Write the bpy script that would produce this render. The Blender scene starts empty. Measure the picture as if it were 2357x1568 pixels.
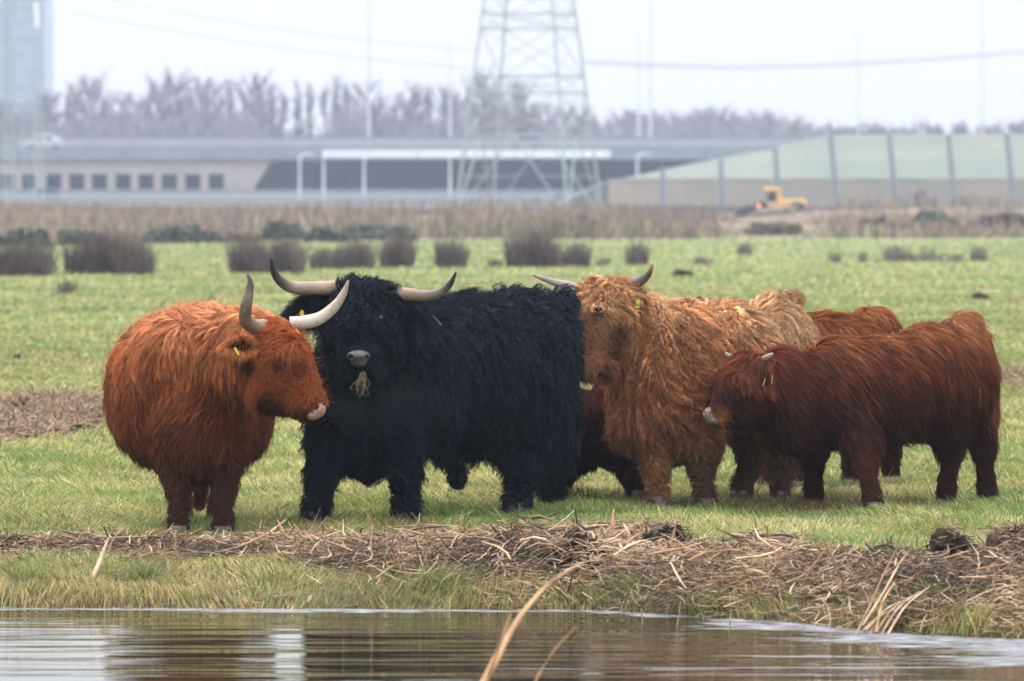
import bpy, math, random
import numpy as np
from mathutils import Vector, Matrix
from mathutils.kdtree import KDTree
R = math.radians
rng = np.random.default_rng(7)
random.seed(7)
S = bpy.context.scene
COL = S.collection

# ------------------------------------------------------------------ camera (200 mm lens, eye height 1.82 m)
CAMH, F = 1.82, 13095.0
PITCH = math.atan(331.0 / F)
cd = bpy.data.cameras.new('camera'); cam = bpy.data.objects.new('camera', cd); COL.objects.link(cam)
cam.location = (0, 0, CAMH); cam.rotation_euler = (R(90) - PITCH, 0, 0)
cd.sensor_width = 36; cd.lens = F / 2357 * 36
cd.clip_start = 0.5; cd.clip_end = 6000
cd.dof.use_dof = True; cd.dof.focus_distance = 32.0; cd.dof.aperture_fstop = 5.0
S.camera = cam

# ------------------------------------------------------------------ overcast sky, weak wide sun, exposure
w = bpy.data.worlds.new("World"); S.world = w; w.use_nodes = True
nt = w.node_tree; nt.nodes.clear()
out = nt.nodes.new('ShaderNodeOutputWorld'); bg = nt.nodes.new('ShaderNodeBackground'); bg2 = nt.nodes.new('ShaderNodeBackground')
sky = nt.nodes.new('ShaderNodeTexSky'); sky.sky_type = 'NISHITA'; sky.sun_disc = False
sky.sun_elevation = R(63); sky.sun_rotation = R(-35); sky.air_density = 1.5; sky.dust_density = 3
nt.links.new(sky.outputs[0], bg.inputs[0]); bg.inputs[1].default_value = 0.05
tc = nt.nodes.new('ShaderNodeTexCoord'); sx = nt.nodes.new('ShaderNodeSeparateXYZ')
nt.links.new(tc.outputs['Generated'], sx.inputs[0])
cr = nt.nodes.new('ShaderNodeValToRGB')         # CIE-like overcast: brighter towards the zenith all the way round
cr.color_ramp.elements[0].position = 0.0; cr.color_ramp.elements[0].color = (0.252, 0.262, 0.292, 1)
cr.color_ramp.elements[1].position = 1.0; cr.color_ramp.elements[1].color = (1.0, 1.0, 1.0, 1)
e = cr.color_ramp.elements.new(0.05); e.color = (0.258, 0.268, 0.296, 1)
nt.links.new(sx.outputs['Z'], cr.inputs[0]); nt.links.new(cr.outputs[0], bg2.inputs[0]); bg2.inputs[1].default_value = 2.5
ad = nt.nodes.new('ShaderNodeAddShader'); nt.links.new(bg.outputs[0], ad.inputs[0]); nt.links.new(bg2.outputs[0], ad.inputs[1])
nt.links.new(ad.outputs[0], out.inputs[0])
sd = bpy.data.lights.new('sun', 'SUN'); sd.energy = 1.5; sd.angle = R(22); sd.color = (1.0, 0.96, 0.9)
sun = bpy.data.objects.new('sun', sd); COL.objects.link(sun); sun.rotation_euler = Vector((.30, -.42, -1)).to_track_quat('-Z', 'Y').to_euler(); sun.location = (0, 0, 60)
vs = S.view_settings; vs.view_transform = 'Standard'; vs.look = 'None'; vs.exposure = 0.38; vs.gamma = 1; vs.use_curve_mapping = False
S.cycles.use_denoising = True; S.cycles.max_bounces = 6; S.cycles.diffuse_bounces = 3; S.cycles.glossy_bounces = 3
S.cycles.transparent_max_bounces = 12; S.cycles.volume_bounces = 0; S.cycles.caustics_reflective = False; S.cycles.caustics_refractive = False
S.cycles.sample_clamp_indirect = 6

# ------------------------------------------------------------------ helpers
def U(u, v, Y):
    """world point at depth Y that belongs to picture position u,v"""
    dx, dy = (u - 1178.5) / F, (v - 784.0) / F
    c, s = math.cos(PITCH), math.sin(PITCH)
    # camera basis: right=(1,0,0) up=(0,s,c) forward=(0,c,-s)
    fy = c - dy * s; fz = -s - dy * c
    return np.array([dx * Y / fy, Y, CAMH + fz * Y / fy])
def GD(v, z=0.0): return F * (CAMH - z) / (v - 453.0)

def hsh(ix, iy, seed):
    h = (ix * 374761393 + iy * 668265263 + seed * 974711) & 0xffffffff
    h = ((h ^ (h >> 13)) * 1274126177) & 0xffffffff
    return ((h ^ (h >> 16)) & 0xffff) / 65535.0
def vn(x, y, sc, seed=0):
    x = np.asarray(x) / sc; y = np.asarray(y) / sc
    ix = np.floor(x).astype(np.int64); iy = np.floor(y).astype(np.int64)
    fx = x - ix; fy = y - iy; fx = fx * fx * (3 - 2 * fx); fy = fy * fy * (3 - 2 * fy)
    a = hsh(ix, iy, seed); b = hsh(ix + 1, iy, seed); c = hsh(ix, iy + 1, seed); d = hsh(ix + 1, iy + 1, seed)
    return (a * (1 - fx) + b * fx) * (1 - fy) + (c * (1 - fx) + d * fx) * fy
def fbm(x, y, sc, seed=0, o=3):
    t = 0; n = 0
    for i in range(o):
        t = t + vn(x, y, sc / 2 ** i, seed + i * 17) * 0.5 ** i; n += 0.5 ** i
    return t / n

def props(o, label=None, cat=None, group=None, kind=None):
    if label: o['label'] = label
    if cat: o['category'] = cat
    if group: o['group'] = group
    if kind: o['kind'] = kind
    return o
def empty(name, loc, label, cat, group=None, rz=0.0):
    o = bpy.data.objects.new(name, None); COL.objects.link(o); o.location = tuple(loc); o.rotation_euler = (0, 0, rz)
    o.empty_display_size = 0.2
    return props(o, label, cat, group)
def link(name, data, mat=None, parent=None, world=False):
    o = bpy.data.objects.new(name, data); COL.objects.link(o)
    if mat is not None and len(data.materials) == 0: data.materials.append(mat)
    if parent is not None:
        o.parent = parent
        if world:                     # geometry given in world coordinates
            top = parent if parent.parent is None else parent.parent
            if parent.parent is None: o.matrix_parent_inverse = Matrix.Translation(-Vector(top.location))
    return o
def mk(name, V, Fc, smooth=False, tint=None):
    me = bpy.data.meshes.new(name)
    V = np.asarray(V, dtype=np.float32).reshape(-1, 3)
    if isinstance(Fc, np.ndarray):
        n, k = Fc.shape
        me.vertices.add(len(V)); me.vertices.foreach_set('co', V.ravel())
        me.loops.add(n * k); me.loops.foreach_set('vertex_index', Fc.astype(np.int32).ravel())
        me.polygons.add(n); me.polygons.foreach_set('loop_start', np.arange(0, n * k, k, dtype=np.int32))
        me.update(calc_edges=True)
    else:
        me.from_pydata([tuple(map(float, p)) for p in V], [], Fc); me.update()
    if smooth: me.polygons.foreach_set('use_smooth', np.ones(len(me.polygons), dtype=bool))
    if tint is not None:
        a = me.attributes.new('tint', 'FLOAT_COLOR', 'POINT'); t = np.ones((len(V), 4), np.float32); t[:, :3] = tint
        a.data.foreach_set('color', t.ravel())
    return me

def tubes(P, Rd, sides=4, tint=None, smooth=True, name='stems', flat=1.0):
    """P (N,K,3) centre lines, Rd (N,K) radii -> one mesh; tint (N,3) or (N,K,3)"""
    P = np.asarray(P, float); N, K, _ = P.shape; Rd = np.broadcast_to(np.asarray(Rd, float), (N, K))
    T = np.gradient(P, axis=1); T /= np.linalg.norm(T, axis=2, keepdims=True) + 1e-9
    ref = np.where(np.abs(T[:, :1, 2:3]) > 0.8, np.array([[[1.0, 0, 0]]]), np.array([[[0, 0, 1.0]]]))
    A = np.cross(T, ref); A /= np.linalg.norm(A, axis=2, keepdims=True) + 1e-9
    B = np.cross(T, A) * flat
    ang = np.arange(sides) / sides * 2 * math.pi + 0.6
    V = P[:, :, None] + Rd[:, :, None, None] * (A[:, :, None] * np.cos(ang)[None, None, :, None] + B[:, :, None] * np.sin(ang)[None, None, :, None])
    idx = np.arange(N * K * sides).reshape(N, K, sides)
    a = idx[:, :-1]; b = idx[:, 1:]
    Fc = np.stack([a, np.roll(a, -1, 2), np.roll(b, -1, 2), b], -1).reshape(-1, 4)
    tt = None
    if tint is not None:
        tint = np.asarray(tint, float)
        if tint.ndim == 2: tint = np.repeat(tint[:, None], K, 1)
        tt = np.repeat(tint[:, :, None], sides, 2).reshape(-1, 3)
    return mk(name, V.reshape(-1, 3), Fc, smooth, tt)

def boxes(L, name='boxes'):
    """L: list of (centre, size[, rot z]) -> one mesh"""
    V, Fc = [], []
    for it in L:
        c, s = it[0], it[1]; rz = it[2] if len(it) > 2 else 0
        b = len(V); cs, sn = math.cos(rz), math.sin(rz)
        for z in (-.5, .5):
            for x, y in ((-.5, -.5), (.5, -.5), (.5, .5), (-.5, .5)):
                X, Y = x * s[0], y * s[1]
                V.append((c[0] + X * cs - Y * sn, c[1] + X * sn + Y * cs, c[2] + z * s[2]))
        Fc += [(b, b + 3, b + 2, b + 1), (b + 4, b + 5, b + 6, b + 7)] + [(b + i, b + (i + 1) % 4, b + 4 + (i + 1) % 4, b + 4 + i) for i in range(4)]
    me = bpy.data.meshes.new(name); me.from_pydata(V, [], Fc); me.update(); return me
def bars(L, name='bars', sides=4):
    """L: (p0,p1,r) straight bars"""
    P = np.array([[a, b] for a, b, r in L], float); Rd = np.array([[r, r] for a, b, r in L], float)
    return tubes(P, Rd, sides, smooth=False, name=name)
def ball(c, r, name='ball', seg=14):
    V, Fc = [], []
    r = (r, r, r) if np.isscalar(r) else r
    for i in range(seg // 2 + 1):
        th = math.pi * i / (seg // 2)
        for j in range(seg):
            ph = 2 * math.pi * j / seg
            V.append((c[0] + r[0] * math.sin(th) * math.cos(ph), c[1] + r[1] * math.sin(th) * math.sin(ph), c[2] + r[2] * math.cos(th)))
    for i in range(seg // 2):
        for j in range(seg):
            Fc.append((i * seg + j, (i + 1) * seg + j, (i + 1) * seg + (j + 1) % seg, i * seg + (j + 1) % seg))
    me = mk(name, V, Fc, True); return me

# ---- materials
def M(name, col=(.5, .5, .5), rough=.6, metal=0.0, noise=None, spec=.5, bump=None, emit=None, tint=False, sub=0.0):
    m = bpy.data.materials.new(name); m.use_nodes = True; t = m.node_tree; b = t.nodes['Principled BSDF']
    b.inputs['Base Color'].default_value = (*col, 1); b.inputs['Roughness'].default_value = rough
    b.inputs['Metallic'].default_value = metal; b.inputs['Specular IOR Level'].default_value = spec
    src = None
    if tint:
        at = t.nodes.new('ShaderNodeAttribute'); at.attribute_name = 'tint'; src = at.outputs['Color']
    if noise:
        sc, c2, lo, hi = noise
        tcx = t.nodes.new('ShaderNodeTexCoord'); n = t.nodes.new('ShaderNodeTexNoise'); n.inputs['Scale'].default_value = sc; n.inputs['Detail'].default_value = 5
        mr = t.nodes.new('ShaderNodeMapRange'); mr.inputs[1].default_value = lo; mr.inputs[2].default_value = hi
        mx = t.nodes.new('ShaderNodeMix'); mx.data_type = 'RGBA'
        t.links.new(tcx.outputs['Object'], n.inputs['Vector']); t.links.new(n.outputs[0], mr.inputs[0]); t.links.new(mr.outputs[0], mx.inputs[0])
        mx.inputs[6].default_value = (*col, 1); mx.inputs[7].default_value = (*c2, 1)
        if src is not None: t.links.new(src, mx.inputs[6])
        src = mx.outputs[2]
    if src is not None: t.links.new(src, b.inputs['Base Color'])
    if bump:
        sc, st = bump
        tcx = t.nodes.new('ShaderNodeTexCoord'); n = t.nodes.new('ShaderNodeTexNoise'); n.inputs['Scale'].default_value = sc; n.inputs['Detail'].default_value = 6
        bp = t.nodes.new('ShaderNodeBump'); bp.inputs['Strength'].default_value = st; bp.inputs['Distance'].default_value = .02
        t.links.new(tcx.outputs['Object'], n.inputs['Vector']); t.links.new(n.outputs[0], bp.inputs['Height']); t.links.new(bp.outputs[0], b.inputs['Normal'])
    if emit:
        b.inputs['Emission Color'].default_value = (*emit[0], 1); b.inputs['Emission Strength'].default_value = emit[1]
    return m

# ------------------------------------------------------------------ ground with its bank down to the ditch
WZ = -0.18
_eu = np.array([-2600, 0, 1400, 1560, 1700, 1830, 1950, 2150, 2357, 4600]); _ev = np.array([1400, 1402, 1408, 1420, 1428, 1436, 1450, 1466, 1474, 1520])
_ex = (_eu - 1178.5) * (F * 2.0 / (_ev - 453.0)) / F; _ey = F * 2.0 / (_ev - 453.0)
def yedge(x): return np.interp(x, _ex, _ey) + .05 * (fbm(x, x * 0, .5, 5) - .5) + .03 * (vn(x, x * 0, .12, 8) - .5)
def gz(x, y):
    x = np.asarray(x, float); y = np.asarray(y, float)
    d = y - yedge(x)
    z = np.interp(d, [-3, -.6, -.05, 0.25, 0.9, 1.9], [-.9, -.55, -.23, -.115, -.05, 0.0])
    t = (fbm(x, y, .55, 3, 2) - .5) * .05 + (fbm(x, y, 2.6, 11, 2) - .5) * .05
    t = t * np.clip((y - 26) / 8, .4, 1) + np.clip((y - 40) / 60, 0, 1) * (fbm(x, y, 3.0, 31, 2) - .5) * .1
    hum = np.clip((y - 275) / 50, 0, 1) * np.clip((545 - y) / 60, 0, 1) * np.clip(fbm(x, y, 26., 61, 3) - .36, 0, 1) * 2.6
    return z + t * np.clip(d * 1.5, 0, 1) + hum
def grid_mesh(xs, ys, zf, name):
    X, Y = np.meshgrid(xs, ys); Z = zf(X, Y)
    n, m = X.shape; V = np.stack([X, Y, Z], -1).reshape(-1, 3); i = np.arange(n * m).reshape(n, m)
    Fc = np.stack([i[:-1, :-1], i[:-1, 1:], i[1:, 1:], i[1:, :-1]], -1).reshape(-1, 4)
    return mk(name, V, Fc, True)
ys = np.concatenate([np.linspace(-60, 20, 9), np.linspace(21, 32, 110)[0:], 32 * np.exp(np.arange(1, 330) * .008), [700, 900, 1300, 2000, 3500]]); ys = np.unique(ys)
xs = np.unique(np.concatenate([np.linspace(-9, 9, 190), np.array([-1500, -700, -350, -200, -120, -70, -45, -30, -20, -14, -11, 11, 14, 20, 30, 45, 70, 120, 200, 350, 700, 1500])]))
gm = bpy.data.materials.new('pasture'); gm.use_nodes = True
t = gm.node_tree; b = t.nodes['Principled BSDF']; b.inputs['Roughness'].default_value = .9; b.inputs['Specular IOR Level'].default_value = .15
def nd(tp, **k):
    n = t.nodes.new(tp)
    for a, v in k.items(): setattr(n, a, v)
    return n
geo = nd('ShaderNodeNewGeometry')
def noise(sc, det=4, vec=None, sx_=1, sy_=1):
    mp = nd('ShaderNodeMapping'); mp.inputs['Scale'].default_value = (sx_, sy_, 1); t.links.new(geo.outputs['Position'], mp.inputs[0])
    n = nd('ShaderNodeTexNoise'); n.inputs['Scale'].default_value = sc; n.inputs['Detail'].default_value = det; t.links.new(mp.outputs[0], n.inputs['Vector']); return n.outputs[0]
def mixc(f, a, c):
    m = nd('ShaderNodeMix'); m.data_type = 'RGBA'; t.links.new(f, m.inputs[0])
    for i, q in ((6, a), (7, c)):
        if isinstance(q, tuple): m.inputs[i].default_value = (*q, 1)
        else: t.links.new(q, m.inputs[i])
    return m.outputs[2]
def mapr(v, a, b_, c=0, d=1):
    m = nd('ShaderNodeMapRange'); m.inputs[1].default_value = a; m.inputs[2].default_value = b_; m.inputs[3].default_value = c; m.inputs[4].default_value = d
    t.links.new(v, m.inputs[0]); return m.outputs[0]
def math_(op, a, c):
    m = nd('ShaderNodeMath'); m.operation = op
    for i, q in ((0, a), (1, c)):
        if isinstance(q, (int, float)): m.inputs[i].default_value = q
        else: t.links.new(q, m.inputs[i])
    return m.outputs[0]
grass1 = mixc(mapr(noise(1.7), .4, .62), (.14, .185, .075), (.22, .23, .11))
grass2 = mixc(mapr(noise(.16, 5), .42, .6), grass1, (.14, .215, .08))
grass3 = mixc(mapr(noise(.5, 6), .55, .72), grass2, (.25, .21, .105))
sp = nd('ShaderNodeSeparateXYZ'); t.links.new(geo.outputs['Position'], sp.inputs[0])
soil = mixc(mapr(noise(9), .3, .7), (.045, .035, .022), (.10, .085, .04))
near = mixc(mapr(sp.outputs['Z'], -.16, -.02), soil, grass3)
rough_ = mixc(mapr(noise(.05, 5), .35, .62), (.17, .125, .085), (.24, .19, .125))
rough2 = mixc(mapr(noise(.11, 5), .5, .66), rough_, (.09, .085, .075))
edge = math_('ADD', sp.outputs['Y'], math_('MULTIPLY', math_('SUBTRACT', noise(.03, 4), .5), 90.0))
edge2 = math_('ADD', edge, math_('MULTIPLY', sp.outputs['X'], -1.4))
far = mixc(mapr(edge2, 232, 256), near, rough2)
t.links.new(far, b.inputs['Base Color'])
bp = nd('ShaderNodeBump'); bp.inputs['Distance'].default_value = .06; bp.inputs['Strength'].default_value = .6; t.links.new(noise(6, 6), bp.inputs['Height']); t.links.new(bp.outputs[0], b.inputs['Normal'])
g = link('ground', grid_mesh(xs, ys, gz, 'ground'), gm); props(g, kind='structure')

# ------------------------------------------------------------------ water
wm = bpy.data.materials.new('ditch_water'); wm.use_nodes = True
t = wm.node_tree; b = t.nodes['Principled BSDF']; b.inputs['IOR'].default_value = 1.33
geo = nd('ShaderNodeNewGeometry')
at = nd('ShaderNodeAttribute', attribute_name='edge')
sc1 = noise(9, 6, sx_=.55, sy_=1.2); sc2 = noise(1.6, 4, sx_=.35, sy_=1.6)
mask0 = math_('ADD', at.outputs['Fac'], math_('MULTIPLY', math_('SUBTRACT', sc2, .5), 1.9))
mask = mapr(math_('ADD', mask0, math_('MULTIPLY', math_('SUBTRACT', sc1, .5), 1.7)), .40, .80)
scum = mixc(mapr(noise(22, 6, sx_=.4, sy_=1.3), .38, .62), (.07, .068, .065), (.30, .30, .33))
t.links.new(mixc(mask, (.022, .02, .012), scum), b.inputs['Base Color'])
t.links.new(mapr(mask, 0, 1, .025, .7), b.inputs['Roughness']); t.links.new(mapr(mask, 0, 1, .5, .04), b.inputs['Specular IOR Level'])
h1 = noise(2.1, 2, sx_=.16, sy_=1.0); h2 = noise(6.5, 2, sx_=.10, sy_=1.0)
hh = math_('ADD', math_('MULTIPLY', h1, 1.0), math_('MULTIPLY', h2, .45))
bp = nd('ShaderNodeBump'); bp.inputs['Distance'].default_value = .018; bp.inputs['Strength'].default_value = 1.0; t.links.new(hh, bp.inputs['Height'])
t.links.new(bp.outputs[0], b.inputs['Normal'])
wx = np.unique(np.concatenate([np.linspace(-6, 6, 160), [-400, -60, -15, 15, 60, 400]])); wy = np.unique(np.concatenate([[-60, -20, 0, 10, 16], np.linspace(19, 29.5, 110)]))
wme = grid_mesh(wx, wy, lambda X, Y: X * 0 + WZ, 'water')
XY = np.array([v.co[:2] for v in wme.vertices])
d = yedge(XY[:, 0]) - XY[:, 1]; wid = np.interp(XY[:, 0], [-3, .4, 1.0, 2.3], [.13, .17, .55, 1.5])
a = wme.attributes.new('edge', 'FLOAT', 'POINT'); a.data.foreach_set('value', np.clip(1.0 - d / wid * .62, -.5, 1.0).astype(np.float32))
props(link('water', wme, wm), kind='structure')

# ------------------------------------------------------------------ hair curves
def curves(name, P, Rad, tint):
    N, K, _ = P.shape
    h = bpy.data.hair_curves.new(name); h.add_curves([K] * N)
    h.attributes['position'].data.foreach_set('vector', P.astype(np.float32).ravel())
    a = h.attributes.get('radius') or h.attributes.new('radius', 'FLOAT', 'POINT')
    a.data.foreach_set('value', np.broadcast_to(Rad, (N, K)).astype(np.float32).ravel())
    a = h.attributes.new('tint', 'FLOAT_COLOR', 'CURVE'); c = np.ones((N, 4), np.float32); c[:, :3] = tint
    a.data.foreach_set('color', c.ravel())
    return h
def unit(v): return v / (np.linalg.norm(v, axis=-1, keepdims=True) + 1e-9)
S.cycles_curves.shape = 'RIBBONS' if hasattr(S, 'cycles_curves') else None

# grass: real blades over the pasture, thinning out and widening with distance
gmat = M('grass_blades', rough=.55, tint=True, spec=.3)
t = gmat.node_tree; b = t.nodes['Principled BSDF']
tr = t.nodes.new('ShaderNodeBsdfTranslucent'); mxs = t.nodes.new('ShaderNodeMixShader'); mxs.inputs[0].default_value = .3
at = [n for n in t.nodes if n.type == 'ATTRIBUTE'][0]; t.links.new(at.outputs['Color'], tr.inputs[0])
t.links.new(b.outputs[0], mxs.inputs[1]); t.links.new(tr.outputs[0], mxs.inputs[2]); t.links.new(mxs.outputs[0], [n for n in t.nodes if n.type == 'OUTPUT_MATERIAL'][0].inputs[0])
_hy = np.array([0, 300, 620, 900, 1500, 2357]); 
def litter(x, y):
    """0..1 cover of the reed litter ridge along the ditch"""
    d = y - yedge(x)
    c = np.interp(x, [-3, -2.3, -1.6, -1.2, -.5, 0, .8, 1.6, 3], [1.7, 1.75, 1.65, 1.65, 1.30, 1.05, .9, .9, .85])
    wdt = np.interp(x, [-3, -1.5, -.8, 0, 3], [.30, .42, .8, 1.15, 1.25])
    return np.clip(1.25 - np.abs(d - c) / wdt + (fbm(x, y, .4, 71, 2) - .5) * .9, 0, 1)
N = 620000
q = rng.random(N); y0, y1 = 25.4, 235.
a0 = 1.25   # pdf ~ y^-(1+a0)
Y = (y0 ** -a0 + q * (y1 ** -a0 - y0 ** -a0)) ** (-1 / a0)
X = (rng.random(N) - .5) * (Y * 2357 / F * 1.14)
d = Y - yedge(X); keep = (d > .02) & (rng.random(N) > litter(X, Y) * .93)
X, Y, d = X[keep], Y[keep], d[keep]; N = len(X)
n1 = fbm(X, Y, .38, 3, 3); n2 = fbm(X, Y, 1.7, 11, 3); n3 = fbm(X, Y, .75, 91, 3); n4 = fbm(X, Y, 7., 45, 2)
tus = np.clip((n1 - .45) * 3, 0, 1)
H = (.03 + .035 * tus + .025 * rng.random(N)) * np.interp(Y, [26, 40, 150, 235], [1, 1.15, 1.6, 1.9])
longg = (rng.random(N) < .03); H[longg] *= 1.7
bank = np.clip(1 - d / 1.5, 0, 1) * (d < 1.5); H *= 1 + .9 * bank * (-.3 + 1.5 * vn(X, Y, .16, 19) * vn(X, Y, .45, 18) * 2)
bkf = np.clip(1 - d / 1.2, 0, 1)[:, None]
lean = (1 - .45 * bkf) * unit(np.stack([rng.normal(size=N) + (vn(X, Y, .35, 77) - .5) * 5, rng.normal(size=N) * .8 + (vn(X, Y, .35, 78) - .5) * 5, np.zeros(N)], -1)) * (.25 + rng.random((N, 1)) * .9)
tt = np.linspace(0, 1, 4)[None, :, None]
P = np.stack([X, Y, gz(X, Y) - .01], -1)[:, None] + H[:, None, None] * (np.array([0, 0, 1.]) * (tt - .25 * tt ** 2 * np.linalg.norm(lean, axis=1)[:, None, None]) + lean[:, None] * tt ** 1.6)
wdt = .0016 * np.interp(Y, [26, 32, 150, 235], [1, 1.1, 6.0, 9.0]) * (.7 + .6 * rng.random(N))
Rad = wdt[:, None] * np.array([1, .9, .6, .12])[None]
green = np.array([.14, .235, .055]); green2 = np.array([.06, .105, .03]); straw = np.array([.50, .41, .19]); olive = np.array([.27, .28, .09]); brown = np.array([.24, .145, .07])
fs = np.clip((n3 - .42) * 3.6, 0, 1)[:, None]; fg = np.clip((n2 - .42) * 3, 0, 1)[:, None]
C = green * fg + olive * (1 - fg)
C = np.where(rng.random((N, 1)) < .13 + .56 * fs, straw * (.75 + .5 * rng.random((N, 1))), C)
C = np.where(rng.random((N, 1)) < .05 + .16 * np.clip((n1 - .55) * 4, 0, 1)[:, None], brown, C)
C = np.where(rng.random((N, 1)) < .2, green2, C)
C = np.where((rng.random((N, 1)) < .24 * bank[:, None]), np.array([.34, .22, .11]) * (.4 + 1.0 * rng.random((N, 1))), C)
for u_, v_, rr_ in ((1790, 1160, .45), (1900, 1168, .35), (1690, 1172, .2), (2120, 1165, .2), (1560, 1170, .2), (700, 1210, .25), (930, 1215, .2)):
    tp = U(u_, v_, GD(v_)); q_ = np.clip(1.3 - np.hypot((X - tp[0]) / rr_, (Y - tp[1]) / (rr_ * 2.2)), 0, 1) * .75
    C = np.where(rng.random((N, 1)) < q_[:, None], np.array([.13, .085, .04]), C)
C = C * (.60 + .80 * rng.random((N, 1)))
C *= np.clip(.62 + .9 * n1, .7, 1.25)[:, None]
C *= np.interp(n4, [.35, .65], [.9, 1.12])[:, None]
props(link('grass', curves('grass', P, Rad, C), gmat), 'short winter pasture grass, green with straw yellow blades', None, kind='stuff')

# ------------------------------------------------------------------ signed distance bodies
def sdf(P, prims, k=.05):
    dd = None
    for pr in prims:
        if pr[0] == 'e':
            _, c, r = pr[:3]
            q = (P - c) / r; k0 = np.linalg.norm(q, axis=-1); k1 = np.linalg.norm(q / r, axis=-1) + 1e-9
            x = k0 * (k0 - 1) / k1
        else:
            _, a, b_, ra, rb = pr[:5]
            ab = b_ - a; h = np.clip(((P - a) @ ab) / (ab @ ab), 0, 1)
            x = np.linalg.norm(P - a - h[..., None] * ab, axis=-1) - (ra + (rb - ra) * h)
        if len(pr) > 5 or (pr[0] == 'e' and len(pr) > 3):          # carved
            dd = np.maximum(dd, -x); continue
        if dd is None: dd = x
        else:
            hh_ = np.clip(.5 + .5 * (dd - x) / k, 0, 1); dd = dd * (1 - hh_) + x * hh_ - k * hh_ * (1 - hh_)
    return dd
def sgrad(P, prims, k=.05, e=.006):
    s0 = sdf(P, prims, k); G = np.stack([sdf(P + np.eye(3)[i] * e, prims, k) - s0 for i in range(3)], -1)
    return s0, unit(G)
def sdf_mesh(prims, vox, name, k=.05):
    import openvdb
    lo = np.min([np.minimum(p[1] - np.max(p[2]) if p[0] == 'e' else np.minimum(p[1], p[2]) - max(p[3], p[4]), 9e9) for p in prims], axis=0) - .04
    hi = np.max([p[1] + np.max(p[2]) if p[0] == 'e' else np.maximum(p[1], p[2]) + max(p[3], p[4]) for p in prims], axis=0) + .04
    n = np.ceil((hi - lo) / vox).astype(int)
    ax = [lo[i] + vox * np.arange(n[i]) for i in range(3)]
    G = np.stack(np.meshgrid(*ax, indexing='ij'), -1)
    D = sdf(G, prims, k).astype(np.float32)
    gr = openvdb.FloatGrid(background=1.0); gr.copyFromArray(np.minimum(D, 1.0))
    pts, quads = gr.convertToQuads(isovalue=0.0)
    return mk(name, np.asarray(pts) * vox + lo, np.asarray(quads)[:, ::-1].copy(), True)

def Ep(u, v, Y, ru, rv, ry):
    s = Y / F; return ('e', U(u, v, Y), np.array([ru * s, ry, rv * s]))
def Cp(u, v, Y, r, u2, v2, Y2, r2): return ('c', U(u, v, Y), U(u2, v2, Y2), r * Y / F, r2 * Y2 / F)
def chain(*pts):
    return [Cp(*pts[i], *pts[i + 1]) for i in range(len(pts) - 1)]
def leg(top, foot, rt, fore=True, kn=0.0, s=1.0):
    """top, foot: (u,v,Y); rt: upper radius; joints bulge, cannon bone slims, pastern slopes forward"""
    a, f = np.array(top, float), np.array(foot, float); s = s * .86; rt = rt * .93
    st = [(0, rt, 0), (.30, rt * .72, .2), (.48, 21 * s, 1), (.56, 19 * s, .85), (.74, 12.5 * s, .3), (.86, 16.5 * s, .1), (.94, 14 * s, 0), (1.0, 19 * s, 0)] if fore else \
         [(0, rt, 0), (.28, rt * .66, .3), (.44, 23 * s, 1), (.53, 20 * s, 1), (.72, 13 * s, .5), (.86, 17 * s, .1), (.94, 14.5 * s, 0), (1.0, 19 * s, 0)]
    pts = [tuple((a + (f - a) * t_ + np.array([kn * w_, 0, 0])).tolist() + [r_]) for t_, r_, w_ in st]
    return chain(*pts)
def smooth_path(pts, n=24):
    pts = np.array(pts, float); k = len(pts); tt = np.linspace(0, k - 1, n); o = []
    for x in tt:
        i = min(int(x), k - 2); f = x - i
        p0, p1, p2, p3 = pts[max(i - 1, 0)], pts[i], pts[i + 1], pts[min(i + 2, k - 1)]
        o.append(.5 * (2 * p1 + (p2 - p0) * f + (2 * p0 - 5 * p1 + 4 * p2 - p3) * f * f + (3 * p1 - p0 - 3 * p2 + p3) * f ** 3))
    return np.array(o)

hairmats = {}
def hair_mat(name, gloss, glosscol, rough):
    m = bpy.data.materials.new(name); m.use_nodes = True; t = m.node_tree; t.nodes.clear()
    o = t.nodes.new('ShaderNodeOutputMaterial'); at = t.nodes.new('ShaderNodeAttribute'); at.attribute_name = 'tint'
    ci = t.nodes.new('ShaderNodeHairInfo')
    hv = t.nodes.new('ShaderNodeHueSaturation'); mr = t.nodes.new('ShaderNodeMapRange')
    mr.inputs[3].default_value = .72; mr.inputs[4].default_value = 1.3
    t.links.new(ci.outputs['Random'], mr.inputs[0]); t.links.new(mr.outputs[0], hv.inputs['Value']); t.links.new(at.outputs['Color'], hv.inputs['Color'])
    df = t.nodes.new('ShaderNodeBsdfDiffuse'); hr = t.nodes.new('ShaderNodeBsdfHair'); hr.component = 'Reflection'
    hr.inputs['Color'].default_value = (*glosscol, 1); hr.inputs['RoughnessU'].default_value = rough; hr.inputs['RoughnessV'].default_value = 1.0
    tl = t.nodes.new('ShaderNodeBsdfTranslucent'); t.links.new(hv.outputs[0], tl.inputs[0])
    t.links.new(hv.outputs[0], df.inputs[0])
    m0 = t.nodes.new('ShaderNodeMixShader'); m0.inputs[0].default_value = .10; t.links.new(df.outputs[0], m0.inputs[1]); t.links.new(tl.outputs[0], m0.inputs[2])
    mx = t.nodes.new('ShaderNodeMixShader'); mx.inputs[0].default_value = gloss; t.links.new(m0.outputs[0], mx.inputs[1]); t.links.new(hr.outputs[0], mx.inputs[2])
    t.links.new(mx.outputs[0], o.inputs[0]); return m

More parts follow.
